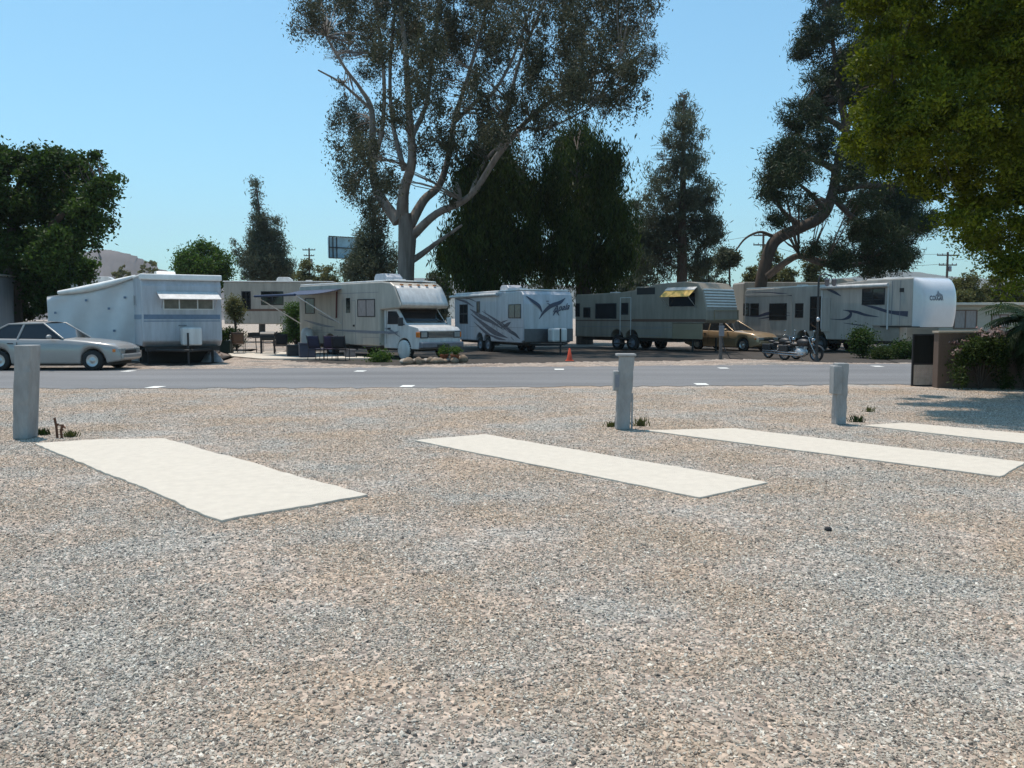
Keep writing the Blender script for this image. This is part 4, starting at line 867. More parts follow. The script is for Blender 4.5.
win(F5, t, (744, 749, 304, 315), bars=(-.4,)); win(F5, t, (751, 758.5, 304, 315), bars=(-.4,)); win(F5, t, (770, 786.5, 304, 319.5), bars=(-.75,)); win(F5, t, (796, 803, 304, 317), bars=(-.5,)); win(F5, t, (863, 884.5, 289, 304), bars=(.47, -.7))
win(F5, t, (811, 821, 297, 330), name='screen_door', bars=(-.35, -.62))
a, _ = S_(822.5, 300); b, _ = S_(831, 300); MB().box(a, b, -W2 - .05, -W2, .95, 2.55).build('entry_door', M5, t, bevel=.02)
a, _ = S_(809, 300); b, _ = S_(823, 300); MB().box(a, b, -W2 - .5, -W2, .3, .35).box(a, b, -W2 - .25, -W2, .6, .64).build('entry_step', M_dark, t)
a, _ = S_(745.5, 300); b, _ = S_(793, 300); mb = MB()
for q in ((a, b, 2.72, 2.80), (a, b, .72, .78), (a, a + .05, .78, 2.72), (b - .05, b, .78, 2.72)): mb.box(q[0], q[1], -W2 - .03, -W2, q[2], q[3])
mb.build('slide_out_trim', M5, t)
sf5 = lambda a, b, h: (a, -W2 - h, b); mb = MB()
for pts, ws_ in (([(746, 316), (758, 316), (768, 313.5), (780, 312.5), (790, 313)], [.02, .10, .16, .06, .02]), ([(758, 319), (772, 317), (790, 315.5)], [.02, .08, .02]), ([(752, 292), (776, 293), (792, 295)], [.02, .05, .12]),
                 ([(824, 288), (834, 292), (841, 296)], [.03, .13, .03]), ([(830, 319), (842, 319.5), (849, 317), (851, 313), (848, 311)], [.02, .06, .16, .12, .02]), ([(843, 310), (856, 312), (866, 315), (879, 317)], [.02, .12, .10, .02]),
                 ([(862, 304.5), (876, 308), (890, 312), (908, 314)], [.02, .12, .14, .24]), ([(844, 323), (858, 325), (868, 327)], [.02, .05, .02])):
    ribbon(mb, [S_(u, v) for u, v in pts], ws_, sf5)
mb.build('swoosh', M_stripe, t)
a, _ = S_(902, 290); MB().box(a - .1, a + .1, -W2 - .02, -W2, S_(902, 292)[1], S_(902, 288)[1]).build('marker_light', M_black, t)
a, _ = S_(892, 300); MB().box(a - .012, a + .012, -W2 - .006, -W2, 1.3, 3.2).box(a + .4, a + .42, -W2 - .006, -W2, 1.3, 3.2).build('seam', M_grey, t)
a, _ = S_(822, 286); b, _ = S_(890, 286); mb = MB(); mb.tube([(a, -W2 - .12, 3.02), (b, -W2 - .12, 3.02)], .09, 12); rl = mb.build('rolled_awning', W_white, t)
for x in (a + .05, b - .05): MB().box(x - .03, x + .03, -W2 - .05, -W2 - .006, 1.1, 3.0).build('awning_arm', W_white, rl)
MB().box(-L2 + .06, L2 - .3, -W2 + .03, W2 - .03, 3.10, 3.16).build('roof', M_roof, t)
MB().box(L2 - 2.4, L2 - .02, -W2 + .03, W2 - .03, 3.26, 3.32).build('roof', M_roof, t, bevel=.02)
vent(t, -2, -.2, 3.16); vent(t, 3.2, -.3, 3.3); aircon(t, .4, 3.16, 1, .75, .28, W_beige)
MB().box(-L2 + .2, xo, -W2 + .3, W2 - .3, .42, .6).build('chassis', M_dark, t)
for x in (-L2 + 4.0, -L2 + 5.0):
    for y, sd_ in ((-W2 + .14, -1), (W2 - .14, 1)): wheel(t, x, y, .38, .22, side=sd_)
for y in (-W2 + .3, W2 - .3): MB().tube([(xo + .7, y, 0), (xo + .7, y, .65)], .055).build('landing_leg', M_dark, t)

# ---- background trailers, a mobile home
def far_rv(u0, u1, D, ztop, zbot, label, m, wins=(), stripe=None, depth=2.4, xlow=None, name='travel_trailer', roof=True, ac=None):
    a, b = at(u0, 300, D), at(u1, 300, D + .6); c = (a + b) / 2; L = b.x - a.x
    t = thing(name, label, 'trailer', (c.x, c.y + depth / 2, 0), math.atan2(b.y - a.y, b.x - a.x)); h = L / 2; W = depth / 2
    lo = [(-h, zbot), (h, zbot)] if xlow is None else [(-h, 1.2), (xlow, 1.2), (xlow, zbot), (h, zbot)]
    MB().prism(lo + [(h, ztop - .12), (h - .1, ztop), (-h + .1, ztop), (-h, ztop - .12)], -W, W).build('body', m, t, bevel=.05)
    if roof: MB().box(-h - .03, h + .03, -W - .05, W + .05, ztop, ztop + .07).build('roof', M_roof, t, bevel=.02)
    for (x0, x1, z0, z1) in wins:
        mb = MB(); k = .05
        for q in ((x0, x1, z1, z1 + k), (x0, x1, z0 - k, z0), (x0 - k, x0, z0 - k, z1 + k), (x1, x1 + k, z0 - k, z1 + k), ((x0 + x1) / 2 - .02, (x0 + x1) / 2 + .02, z0, z1)): mb.box(q[0], q[1], -W - .02, -W + .01, q[2], q[3])
        w_ = mb.build('window', M_black, t); MB().box(x0, x1, -W - .008, -W + .01, z0, z1).build('pane', M_glass, w_)
    if stripe: MB().box(-h + .05, h - .05, -W - .005, -W, *stripe).build('stripe', M_brown, t)
    if ac is not None:
        aircon(t, ac, ztop + .07, 1.0, .75, .3); vent(t, ac + 1.6, 0, ztop + .09)
    MB().box(-h * .6, h * .6, -W + .3, W - .3, .3, zbot + .02).build('chassis', M_dark, t)
    for x in (h * .1, h * .1 + .9): wheel(t, x, -W + .15, .36, .2); wheel(t, x, W - .15, .36, .2, side=1)
    return t
far_rv(222, 332, 56, 3.95, .6, 'beige fifth wheel with a framed window far behind the patio table', W_cream, [(-1.1, .25, 2.5, 3.3), (-2.35, -1.85, 2.2, 3.3)], (2.05, 2.2), xlow=0.2, name='fifth_wheel', ac=.2)
far_rv(66, 132, 47, 3.55, .6, 'white trailer behind the tarpaulin room, only its bright roof line showing', W_white, [], ac=-.2)
far_rv(-132, -14, 33, 3.3, .6, 'blueish white trailer cut off at the left edge beneath the broadleaf tree', W_blue, [(1.2, 1.9, 1.7, 2.3)], (1.5, 1.6))
far_rv(742, 836, 62, 4.2, .6, 'grey roofed trailer glimpsed behind the swooshed fifth wheel', W_beige, [], roof=False)
c0 = at(978, 300, 47); t = thing('mobile_home', 'beige flat roofed mobile home behind the brown wall at the right', 'building', (c0.x, c0.y + 3, 0), R(4))
MB().box(-1.8, 4.2, -2, 2, 0, 2.32).build('wall', mat('beige_siding', (.42, .37, .30), .8, var=.08, bump=.3, bscale=14, stretch=(.1, .1, 1)), t)
MB().box(-2.1, 4.5, -2.35, 2.3, 2.32, 2.46).build('roof', mat('fascia', (.62, .55, .46), .7), t, bevel=.02)
MB().lathe([(0, .34), (.12, .32), (.2, .2), (.2, .0)], (-.6, -.5, 2.46)).build('turbine_vent', M_dark, t)
for x0, x1, z0, z1 in ((-.9, .35, 1.05, 2.0), (1.3, 2.2, 1.1, 1.75)):
    w_ = MB().box(x0 - .06, x1 + .06, -2.04, -2.0, z1, z1 + .06).box(x0 - .06, x1 + .06, -2.04, -2, z0 - .06, z0).box(x0 - .06, x0, -2.04, -2, z0, z1).box(x1, x1 + .06, -2.04, -2, z0, z1).box((x0 + x1) / 2 - .03, (x0 + x1) / 2 + .03, -2.035, -2, z0, z1).build('window', M_brown, t)
    MB().box(x0, x1, -2.015, -1.99, z0, z1).build('pane', M_cur, w_)
# ------------------------------------------------------------------ cars
def lerp_tab(tab, x):
    for (x0, y0), (x1, y1) in zip(tab, tab[1:]):
        if x <= x1: k = (x - x0) / (x1 - x0); k = max(0, min(1, k)); return y0 + (y1 - y0) * k
    return tab[-1][1]
def car(name, label, cat, loc, rz, L, W, top, green, wheels, paint, r=.32, zb=.2, rimm=M_rim, plan=.12, group='cars', back_glass=True):
    """top: (x, z) table of the lower body; green: 6 points: base rear, roof rear, roof front, base front"""
    t = thing(name, label, cat, loc, rz, group); h = L / 2; hw = W / 2
    topf = spline(top, 8); topf = [(p[0], p[1]) for p in topf]
    def hwf(x): e = max(0, abs(x) / h - .55) / .45; return hw * (1 - plan * e ** 2.4)
    def bot(x):
        z = zb + .10 * max(0, abs(x) / h - .8) / .2
        for xw in wheels:
            q = (r + .06) ** 2 - (x - xw) ** 2
            if q > 0: z = max(z, r + q ** .5)
        return z
    n = 120; secs = []
    for i in range(n + 1):
        x = -h + L * i / n; w_ = hwf(x); zt = lerp_tab(topf, x); b = bot(x); m = min(.62, zt - .08)
        b = min(b, zt - .06)
        half = [(0, b), (w_ * .96, b), (w_ * .985, min(zt - .05, b + .05)), (w_ * 1.0, max(min(m, zt - .06), b + .055)), (w_ * .975, zt - .055), (w_ * .93, zt - .012), (w_ * .80, zt + .012), (0, zt + .035)]
        secs.append([(x, -y, z) for y, z in half] + [(x, y, z) for y, z in half[::-1]][1:])
    k = len(secs[0]); mb = MB(); mb.add([p for s in secs for p in s], [(i * k + j, (i + 1) * k + j, (i + 1) * k + j + 1, i * k + j + 1) for i in range(n) for j in range(k - 1)], True)
    mb.add(secs[0], [tuple(range(k))]); mb.add(secs[-1], [tuple(range(k))]); body = mb.build('body', paint, t)
    (x0, z0), (x1, z1), (x2, z2), (x3, z3) = green; wb, wt = hw * .92, hw * .70
    def roofp(a, b):
        x = x1 + (x2 - x1) * a; return (x, -wt + 2 * wt * b, z1 + (z2 - z1) * a + .05 * math.sin(PI * b) + .03 * math.sin(PI * a))
    mb = MB(); mb.grid(roofp, 10, 10); mb.build('roof', paint, t, solid=.025)
    def quad(mb, p): mb.add(p, [(0, 1, 2, 3)])
    gs = MB(); quad(gs, [(x3, -wb, z3), (x3, wb, z3), (x2, wt, z2 + .01), (x2, -wt, z2 + .01)]); gs.build('windscreen', M_glass, t, solid=.01)
    gs = MB(); quad(gs, [(x0, -wb, z0), (x0, wb, z0), (x1, wt, z1 + .01), (x1, -wt, z1 + .01)]); gs.build('rear_window', M_glass, t, solid=.01)
    for s in (-1, 1):
        gs = MB(); gs.add([(x0, s * wb, z0), (x3, s * wb, z3), (x2, s * wt, z2), (x1, s * wt, z1)], [(0, 1, 2, 3)]); gs.build('side_window', M_glass, t, solid=.01)
        p = MB(); pr = .028
        p.tube([(x3, s * wb, z3), (x2, s * wt, z2 + .01), (x1, s * wt, z1 + .01), (x0, s * wb, z0)], pr, 8)
        xm = (x1 + x2) / 2 - .05; xb = (x0 + x3) / 2 - .1
        p.tube([(xm, s * (wt + .01), z1), (xb, s * (wb + .01), z0)], .035, 6); p.build('pillar', paint if s else paint, t)
        MB().box(xb - .01, xb + .004, s * hw * 1.0 - .004, s * hw * 1.0 + .003, .32, z0 - .1).build('door_gap', M_dark, t)
        mm = MB(); mm.sphere((x3 - .35, s * (hw + .08), z3 + .06), (.07, .11, .07)); mm.build('wing_mirror', paint, t)
        MB().box(xb - .3, xb - .12, s * (hw * .985) - .012, s * (hw * .985) + .022, z0 - .16, z0 - .13).build('door_handle', M_black, t)
        zt = lerp_tab(topf, h - .1); w_ = hwf(h)
        MB().box(h - .12, h + .012, s * w_ * .72 - .20, s * w_ * .72 + .20, zt - .19, zt - .05).build('headlight', M_lamp, t, bevel=.03)
        MB().box(h - .30, h - .12, s * hwf(h - .2) * .975 - .02, s * hwf(h - .2) * .975 + .018, zt - .17, zt - .08).build('indicator', M_amber, t, bevel=.01)
        zt = lerp_tab(topf, -h + .1)
        MB().box(-h - .012, -h + .1, s * w_ * .72 - .20, s * w_ * .72 + .20, zt - .25, zt - .08).build('tail_light', M_red, t, bevel=.02)
        for xw in wheels: wheel(t, xw, s * (hw - .115), r, .21, rimm, side=s)
    mb = MB(); z = lerp_tab(topf, h - .05); mb.box(h - .1, h + .02, -.38, .38, z - .17, z - .07); mb.build('grille', M_black, t)
    for s in (-1, 1):
        mb = MB(); mb.prismx([(-hwf(h) * .96, .34), (hwf(h) * .96, .34), (hwf(h) * .96, .50), (-hwf(h) * .96, .50)], *(sorted((s * (h - .12), s * (h + .07))))); mb.build('bumper', paint, t, bevel=.04)
    MB().box(-h + .3, h - .3, -hw * .8, hw * .8, .16, .3).build('underbody', M_dark, t)
    return t
silver = mat('silver_paint', (.33, .315, .30), .3, metal=.15, var=.04, coat=.6)
gold = mat('gold_paint', (.38, .27, .16), .3, metal=.3, var=.05, coat=.6)
h = 2.6
car('parked_car', 'silver saloon car parked at the left edge beside the tarpaulin room', 'car', (-11.98 - 2.45, 26.75, 0), R(0), 4.9, 1.84,
    [(-2.45, .74), (-2.25, .97), (-1.6, .99), (-.6, .98), (.2, .97), (.7, .965), (1.3, .92), (1.9, .85), (2.3, .76), (2.45, .62)], [(-1.75, .97), (-.95, 1.40), (.12, 1.43), (.80, .97)], (-1.15, 1.68), silver, r=.31, zb=.21, group=None, plan=.26)
tip = Vector((12.25, 40.7, 0)); dd = Vector((.60, -.80, 0)); c = tip - dd * 2.3
car('parked_car', 'golden brown car parked under the nose of the beige fifth wheel', 'car', c, math.atan2(dd.y, dd.x), 4.6, 1.72,
    [(-2.3, .72), (-2.1, .98), (-1.2, 1.0), (0, .98), (.7, .97), (1.4, .92), (2.0, .84), (2.3, .66)], [(-2.0, .99), (-1.35, 1.40), (.05, 1.42), (.85, .96)], (-1.4, 1.42), gold, r=.31, group=None)

# ------------------------------------------------------------------ motorbike
def motorbike(label, loc, rz, cloth=False):
    t = thing('motorbike', label, 'motorbike', loc, rz); 
    for x, r in ((.80, .33), (-.78, .31)):
        mb = MB(); mb.lathe([(r - .09, -.05), (r - .03, -.06), (r, 0), (r - .03, .06), (r - .09, .05)], (x, 0, r), 'y', 28); w_ = mb.build('wheel', M_rub, t)
        mb = MB(); mb.lathe([(r - .09, -.03), (r - .075, 0), (r - .09, .03)], (x, 0, r), 'y', 28); mb.lathe([(0, -.07), (.06, -.06), (.06, .06), (0, .07)], (x, 0, r), 'y', 12)
        for k in range(12):
            a = 2 * PI * k / 12; mb.tube([(x, 0, r), (x + (r - .09) * math.cos(a), 0, r + (r - .09) * math.sin(a))], .006, 4)
        mb.build('rim', M_chrome, w_)
        mb = MB(); f = [(r + .045, -.07), (r + .06, 0), (r + .045, .07)]; n = 14; a0, a1 = (R(20), R(150)) if x > 0 else (R(0), R(165))
        mb.grid(lambda a, b: (x + (r + .05 - .012 * abs(2 * b - 1)) * math.cos(a0 + (a1 - a0) * a), -.08 + .16 * b, r + (r + .05 - .012 * abs(2 * b - 1)) * math.sin(a0 + (a1 - a0) * a)), n, 4); mb.build('mudguard', M_black, t, solid=.012)
    mb = MB()
    for s in (-.09, .09): mb.tube([(.80, s, .33), (.55, s, .78), (.45, s, 1.02)], [.025, .028, .022], 8)
    mb.build('fork', M_chrome, t)
    mb = MB(); mb.tube([(.36, -.36, 1.06), (.44, -.30, 1.10), (.46, -.08, 1.02), (.46, .08, 1.02), (.44, .30, 1.10), (.36, .36, 1.06)], .016, 8); hb = mb.build('handlebar', M_chrome, t)
    for s in (-1, 1): MB().tube([(.42, s * .28, 1.10), (.44, s * .32, 1.26)], .008, 5).sphere((.43, s * .33, 1.29), (.015, .07, .045)).build('mirror', M_chrome, hb)
    MB().lathe([(0, -.10), (.06, -.08), (.10, 0), (.105, .06), (0, .07)], (.62, 0, .90), 'x', 18).build('headlight', M_chrome, t)
    mb = MB(); mb.sphere((.14, 0, .80), (.32, .19, .17)); mb.build('fuel_tank', M_black, t)
    mb = MB(); mb.sphere((-.28, 0, .72), (.26, .15, .06)).sphere((-.60, 0, .79), (.18, .13, .06)); mb.build('seat', M_black, t)
    mb = MB(); mb.tube([(.5, 0, .95), (.15, 0, .68), (-.4, 0, .66), (-.78, 0, .40)], .03, 8).tube([(.48, 0, .85), (.38, 0, .3), (-.15, 0, .2), (-.5, 0, .35), (-.4, 0, .65)], .025, 8); mb.build('frame', M_black, t)
    mb = MB(); mb.sphere((.05, 0, .38), (.30, .22, .22))
    for s, a in ((.07, .35), (-.07, -.35)):
        for k in range(6): x = .05 + a * .18 + math.sin(a) * k * .045; mb.lathe([(.085, 0), (.085, .018)], (x + s, 0, .44 + k * .035), 'z', 12)
    mb.build('engine', M_alu, t)
    mb = MB()
    for z in (.26, .36): mb.tube([(.15, -.12, .42), (.28, -.17, .30), (0, -.18, z - .02), (-.5, -.19, z), (-.95, -.19, z + .02)], [.025, .03, .035, .045, .045], 10)
    mb.build('exhaust', M_chrome, t)
    MB().box(-.95, -.5, -.28, -.16, .40, .68).build('saddlebag', M_black, t, bevel=.04); MB().box(-.95, -.5, .16, .28, .40, .68).build('saddlebag', M_black, t, bevel=.04)
    MB().tube([(-.1, .1, .2), (-.05, .32, .0)], .012).build('side_stand', M_chrome, t)
    return t
p = gnd(800, 361); mA = motorbike('black motorbike with plenty of chrome, nearest the dark lamp post', (p.x, p.y, 0), math.atan2(-.80, .60))
p = gnd(795, 359.5); mB = motorbike('black motorbike standing just left of the one by the lamp post, partly behind it', (p.x - .35, p.y + .5, 0), math.atan2(-.85, .53))

mA.scale = mB.scale = (.86, .86, .86)
# ------------------------------------------------------------------ posts in the gravel
postm = mat('weathered_post', (.30, .30, .295), .85, var=.16, scale=5, bump=.5, bscale=30, stretch=(1, 1, .4), grime=.2)
rust = mat('rusty_iron', (.13, .055, .03), .9, var=.4, scale=14, bump=.5)
def post(uv, top_uv, wid, hgt, label, seed, box=None, notch=True, dep=.2):
    b = gnd(*uv); D = b.y; tp = at(*top_uv, D) - b; t = thing('post', label, 'post', b); rr = random.Random(seed); mb = MB(); n = 14; V = []
    for i in range(n + 1):
        s = i / n; cx = tp.x * s; w0 = wid * (.93 + .07 * s) / 2; j = .006 if 0 < i < n else 0
        V += [(cx - w0 + rr.uniform(-j, j), -dep / 2, tp.z * s), (cx + w0 + rr.uniform(-j, j), -dep / 2 + rr.uniform(-j, j), tp.z * s), (cx + w0, dep / 2, tp.z * s), (cx - w0 + rr.uniform(-j, j), dep / 2, tp.z * s)]
    mb.add(V, [(i * 4 + j, i * 4 + (j + 1) % 4, (i + 1) * 4 + (j + 1) % 4, (i + 1) * 4 + j) for i in range(n) for j in range(4)] + [(3, 2, 1, 0), tuple(n * 4 + k for k in range(4))])
    mb.build('shaft', postm, t, bevel=.012)
    return t, tp
t, tp = post((25.5, 438), (27.5, 345), .215, 1.2, 'thick grey post standing at the corner of the wide pad near the left edge', 1, dep=.26)
t, tp = post((622, 429), (626.5, 356), .205, 1.1, 'grey post leaning to the right, with a socket box and a capped top', 2)
MB().box(tp.x - .15, tp.x + .125, -.12, .12, tp.z, tp.z + .035).build('cap', postm, t, bevel=.01)
bx = MB().box(tp.x * .6 - .165, tp.x * .6 - .06, -.09, .07, tp.z * .53, tp.z * .80).build('socket_box', postm, t, bevel=.012)
MB().box(tp.x * .6 - .15, tp.x * .6 - .08, -.095, -.088, tp.z * .58, tp.z * .75).build('cover_plate', M_grey, bx)
MB().tube([(tp.x * .5 + .10, -.09, 0), (tp.x * .5 + .105, -.09, tp.z * .5)], .013).build('conduit', postm, t)
t, tp = post((838.5, 424), (841, 363), .17, 1.0, 'upright grey post at the right with a square socket box on its upper left', 3)
bx = MB().box(tp.x * .7 - .145, tp.x * .7 - .02, -.125, .06, tp.z * .50, tp.z * .96).build('socket_box', postm, t, bevel=.012)
MB().box(tp.x * .7 - .13, tp.x * .7 - .04, -.131, -.124, tp.z * .56, tp.z * .88).build('cover_plate', postm, bx, bevel=.005)
for i, (u, v, hh, l) in enumerate([(57.5, 438, .27, 'taller rusty stub pipe sticking out of the gravel beside the thick post'), (62, 438.5, .17, 'shorter rusty stub pipe with a tap, right of the taller one')]):
    b = gnd(u, v); t = thing('stub_pipe', l, 'pipe', b); MB().tube([(0, 0, -.02), (-.01, 0, hh * .6), (-.03 if i == 0 else .01, 0, hh)], .016, 10).lathe([(.024, hh * .62), (.024, hh * .72)], (0, 0, 0), 'z', 10).build('pipe', rust, t)
    if i: MB().tube([(0, 0, hh * .8), (.035, 0, hh * .95), (.05, 0, hh * .8)], .012, 8).box(-.03, .03, -.006, .006, hh, hh + .02).build('tap', rust, t)

tag(MB().sphere((0, 0, .015), (.03, .022, .02), 10, 7).build('dark_stone', mat('dark_stone', (.03, .03, .032), .8, bump=.5), loc=gnd(828, 531)), 'single black stone lying on the open gravel below the long pad', 'stone')
# ------------------------------------------------------------------ things among the trailers
def cone(u, v):
    b = gnd(u, v); t = thing('traffic_cone', 'orange traffic cone standing in front of the winged trailer', 'traffic cone', b)
    o_ = mat('cone_orange', (.62, .07, .02), .5, var=.08)
    MB().box(-.15, .15, -.15, .15, 0, .03).build('base', o_, t, bevel=.01); MB().lathe([(.115, .03), (.028, .47), (.022, .475), (0, .475)], n=20).build('cone', o_, t)
cone(569.5, 361)
def utility(u, v):
    b = gnd(u, v); t = thing('utility_pedestal', 'slim grey hook-up pedestal before the golden brown car', 'pedestal', b)
    MB().box(-.06, .06, -.05, .05, 0, 1.4).build('post', mat('dark_post', (.11, .10, .095), .8), t, bevel=.015); MB().box(-.10, .10, -.12, -.05, .9, 1.3).build('meter_box', M_grey, t, bevel=.015)
    mb = MB(); mb.tube([(.02, -.1, .85), (.10, -.2, .4), (.3, -.3, .05), (.8, -.2, .02)], .018, 6); mb.build('cable', M_black, t)
utility(720.5, 359.5)
def lamp(u, v):
    b = gnd(u, v); t = thing('lamp_post', 'dark thin lamp post with an ornate bracket before the swooshed fifth wheel door', 'lamp post', b)
    z = at(816, 277, b.y).z
    MB().tube([(0, 0, 0), (0, 0, z - .1), (.05, 0, z + .05), (.22, 0, z + .12), (.5, 0, z + .02)], [.045, .035, .03, .028, .022], 10).lathe([(.10, 0), (.09, .1), (.05, .2), (.045, .25)], n=14).build('pole', M_black, t)
    mb = MB()
    for k in range(3):
        cx = .2 + k * .16; pts = [(cx + .09 * math.cos(a * .6) * (1 - a / 16), 0, z - .04 + .1 * math.sin(a * .6) * (1 - a / 16)) for a in range(12)]; mb.tube(pts, .014, 5)
    mb.build('scroll_bracket', M_black, t)
    for x in (.30, .56):
        mb = MB(); mb.lathe([(0, .06), (.10, 0), (.105, -.03), (.09, -.03), (.075, -.22), (.03, -.25), (0, -.25)], (x, 0, z - .08), 'z', 8); ln = mb.build('lantern', M_grey, t)
    MB().sphere((0, -.03, 1.55), (.06, .06, .09)).build('number_plate', M_alu, t)
lamp(816.5, 362)

def chair(label, loc, rz, m, fr=M_black, grp='chairs beside the patio table'):
    t = thing('patio_chair', label, 'chair', loc, rz, grp)
    MB().grid(lambda a, b: (-.24 + .48 * a, -.22 + .44 * b, .43 - .03 * math.sin(PI * b)), 4, 4).build('seat', m, t, solid=.02)
    MB().grid(lambda a, b: (-.24 + .48 * a, .22 + .14 * b, .46 + .46 * b), 4, 4).build('backrest', m, t, solid=.02)
    for sx in (-.26, .26):
        MB().tube([(sx, -.24, 0), (sx, -.24, .62), (sx, .24, .64)], .013, 6).build('arm', fr, t)
        MB().tube([(sx, .30, 0), (sx, .22, .44), (sx, .38, .95)], .013, 6).build('leg', fr, t)
    return t
brownm = mat('patio_brown', (.10, .06, .04), .6); blk = mat('black_cloth', (.022, .022, .028), .85); nav = mat('blue_cloth', (.022, .026, .06), .85); pur = mat('violet_cloth', (.05, .032, .07), .85)
b = gnd(247, 353.5)
t = thing('patio_table', 'slatted patio table on the sunlit slab between the white trailer and the motorhome', 'table', b)
mb = MB()
for k in range(7): mb.box(-.62, .62, -.42 + k * .12, -.42 + k * .12 + .1, .70, .725)
mb.build('table_top', brownm, t, bevel=.004)
for sx in (-.55, .55):
    for sy in (-.36, .36): MB().tube([(sx, sy, 0), (sx * .93, sy, .7)], .02, 8).build('leg', M_black, t)
chair('brown patio chair at the left end of the table', (b.x - 1.0, b.y - .1, .05), R(80), brownm); chair('brown patio chair on the near side of the table', (b.x - .1, b.y - .85, .05), R(190), brownm)
chair('brown patio chair at the right end of the table', (b.x + .95, b.y + .1, .05), R(-80), brownm)
def camp(u, v, rz, m, label):
    p = gnd(u, v); return chair(label, (p.x, p.y, 0), R(rz), m, grp='camp chairs under the motorhome awning')
camp(281, 355.5, 200, blk, 'black camp chair standing right of the grill'); camp(318, 360, 160, nav, 'navy camp chair beside the storage boxes'); camp(331, 360, 190, pur, 'violet camp chair under the right end of the blue awning')
camp(341, 360.5, 175, blk, 'black camp chair closest to the entry step of the motorhome')
p = gnd(268, 354.5); t = thing('barbecue_grill', 'black barbecue grill with a closed lid at the right of the patio table', 'grill', p, R(10))
MB().box(-.30, .30, -.24, .24, .62, .78).build('firebox', M_black, t, bevel=.02)
MB().grid(lambda a, b: (-.3 + .6 * a, -.24 * math.cos(PI * b), .78 + .22 * math.sin(PI * b)), 2, 12).prism([(-.3, .78), (-.3, .9), (-.299, .9), (-.299, .78)], -.2, .2).build('lid', M_black, t)
for sx in (-.28, .28):
    for sy in (-.2, .2): MB().box(sx - .02, sx + .02, sy - .02, sy + .02, 0, .62).build('leg', M_black, t)
MB().box(-.62, -.32, -.22, .22, .74, .77).build('side_shelf', M_black, t)
p = gnd(226.5, 354); t = thing('planter', 'square dark green planter with a plant against the white trailer', 'planter', p)
MB().prism([(-.22, 0), (.22, 0), (.27, .58), (-.27, .58)], -.25, .25).build('pot', mat('dark_green_plastic', (.012, .035, .025), .5), t, bevel=.02)
leaf_cloud('foliage', [(0, 0, .78), (.1, 0, .95), (-.12, 0, .85)], [(.25, .25, .2)] * 3, 1500, L_dark, t, (.13, .05), .14, 18, .1, 9)
def storage(u, v, w_, d_, h_, m, label, rz=20, name='storage_box'):
    p = gnd(u, v); t = thing(name, label, 'box', p, R(rz))
    MB().box(-w_ / 2, w_ / 2, -d_ / 2, d_ / 2, 0, h_ - .06).build('tub', m, t, bevel=.02); MB().box(-w_ / 2 - .02, w_ / 2 + .02, -d_ / 2 - .02, d_ / 2 + .02, h_ - .06, h_).build('lid', m, t, bevel=.012)
storage(296, 357, .7, .5, .5, M_black, 'black storage box under the middle of the blue awning'); storage(307, 358.5, .6, .45, .62, mat('dark_blue_plastic', (.02, .03, .06), .45), 'dark blue storage box right of the black one')
storage(350, 358, .4, .35, .35, mat('grey_plastic', (.12, .12, .13), .5), 'small grey box beside the motorhome entry step')
p = gnd(302.5, 356); t = thing('covered_fan', 'white domed appliance cover showing above the storage boxes', 'cover', (p.x, p.y + .9, 0))
MB().lathe([(.26, 0), (.28, .6), (.27, .95), (.20, 1.12), (0, 1.2)]).build('cover', W_white, t)
# crumpled tarp and bags at the trailer hitch
def heap(u, v, rx, ry, h_, m, label, seed, name='crumpled_tarp', cat='tarp'):
    p = gnd(u, v); g = random.Random(seed); ph = [g.uniform(0, 6) for _ in range(6)]
    def f(a, b):
        th = 2 * PI * a; r = math.sin(PI / 2 * b) if b < 1 else 1; k = 1 + .22 * math.sin(3 * th + ph[0]) + .13 * math.sin(7 * th + ph[1])
        z = h_ * (1 - b) ** .75 * (1 + .25 * math.sin(4 * th + ph[2] + 5 * b)) if b < 1 else 0
        return (rx * k * b * math.cos(th), ry * k * b * math.sin(th), max(0.001, z))
    o = MB().grid(f, 36, 9).build(name, m, loc=p); tag(o, label, cat)
heap(211, 362, .36, .3, .42, mat('grey_cloth', (.24, .25, .27), .85, var=.25, scale=6), 'grey cloth draped in a peak beside the hitch of the old white trailer', 1)
heap(201, 357, .3, .25, .24, W_white, 'white plastic bag lying at the hitch behind the grey cloth', 2, 'plastic_bag', 'bag'); heap(193, 360, .35, .3, .16, M_black, 'black hose coil in the shade under the hitch', 4, 'hose_coil', 'hose')
heap(219, 355.5, .45, .3, .14, brownm, 'low brown heap of firewood scraps left of the patio slab', 3, 'scrap_heap', 'scraps')
# stones and pots edging the motorhome
stm = mat('edging_stone', (.22, .16, .11), .9, var=.35, scale=6, bump=.5, bscale=14); stg = mat('pale_stone', (.34, .30, .25), .9, var=.25, scale=7, bump=.5, bscale=14)
g = random.Random(12)
first = None
for i in range(17):
    u = 405 + i * 3.6 + g.uniform(-1, 1); v = 364.5 - i * .12 + g.uniform(-.9, .5); p = gnd(u, v); s = g.uniform(.12, .2)
    mb = MB(); mb.sphere((0, 0, s * .55), (s * g.uniform(.9, 1.3), s, s * g.uniform(.6, .95)), 12, 8)
    mb.v = [(x * (1 + .12 * math.sin(9 * y + i)), y * (1 + .1 * math.sin(11 * z + i)), z * (1 + .12 * math.sin(13 * x + 2 * i))) for x, y, z in mb.v]
    o = mb.build('edging_stone', stm if i % 3 else stg, loc=p); o.rotation_euler.z = g.uniform(0, 6)
    tag(o, 'rough brown stone in the row edging the ground before the motorhome bumper', 'stone', 'stones edging the ground before the motorhome')
terra = mat('terracotta', (.33, .11, .05), .8)
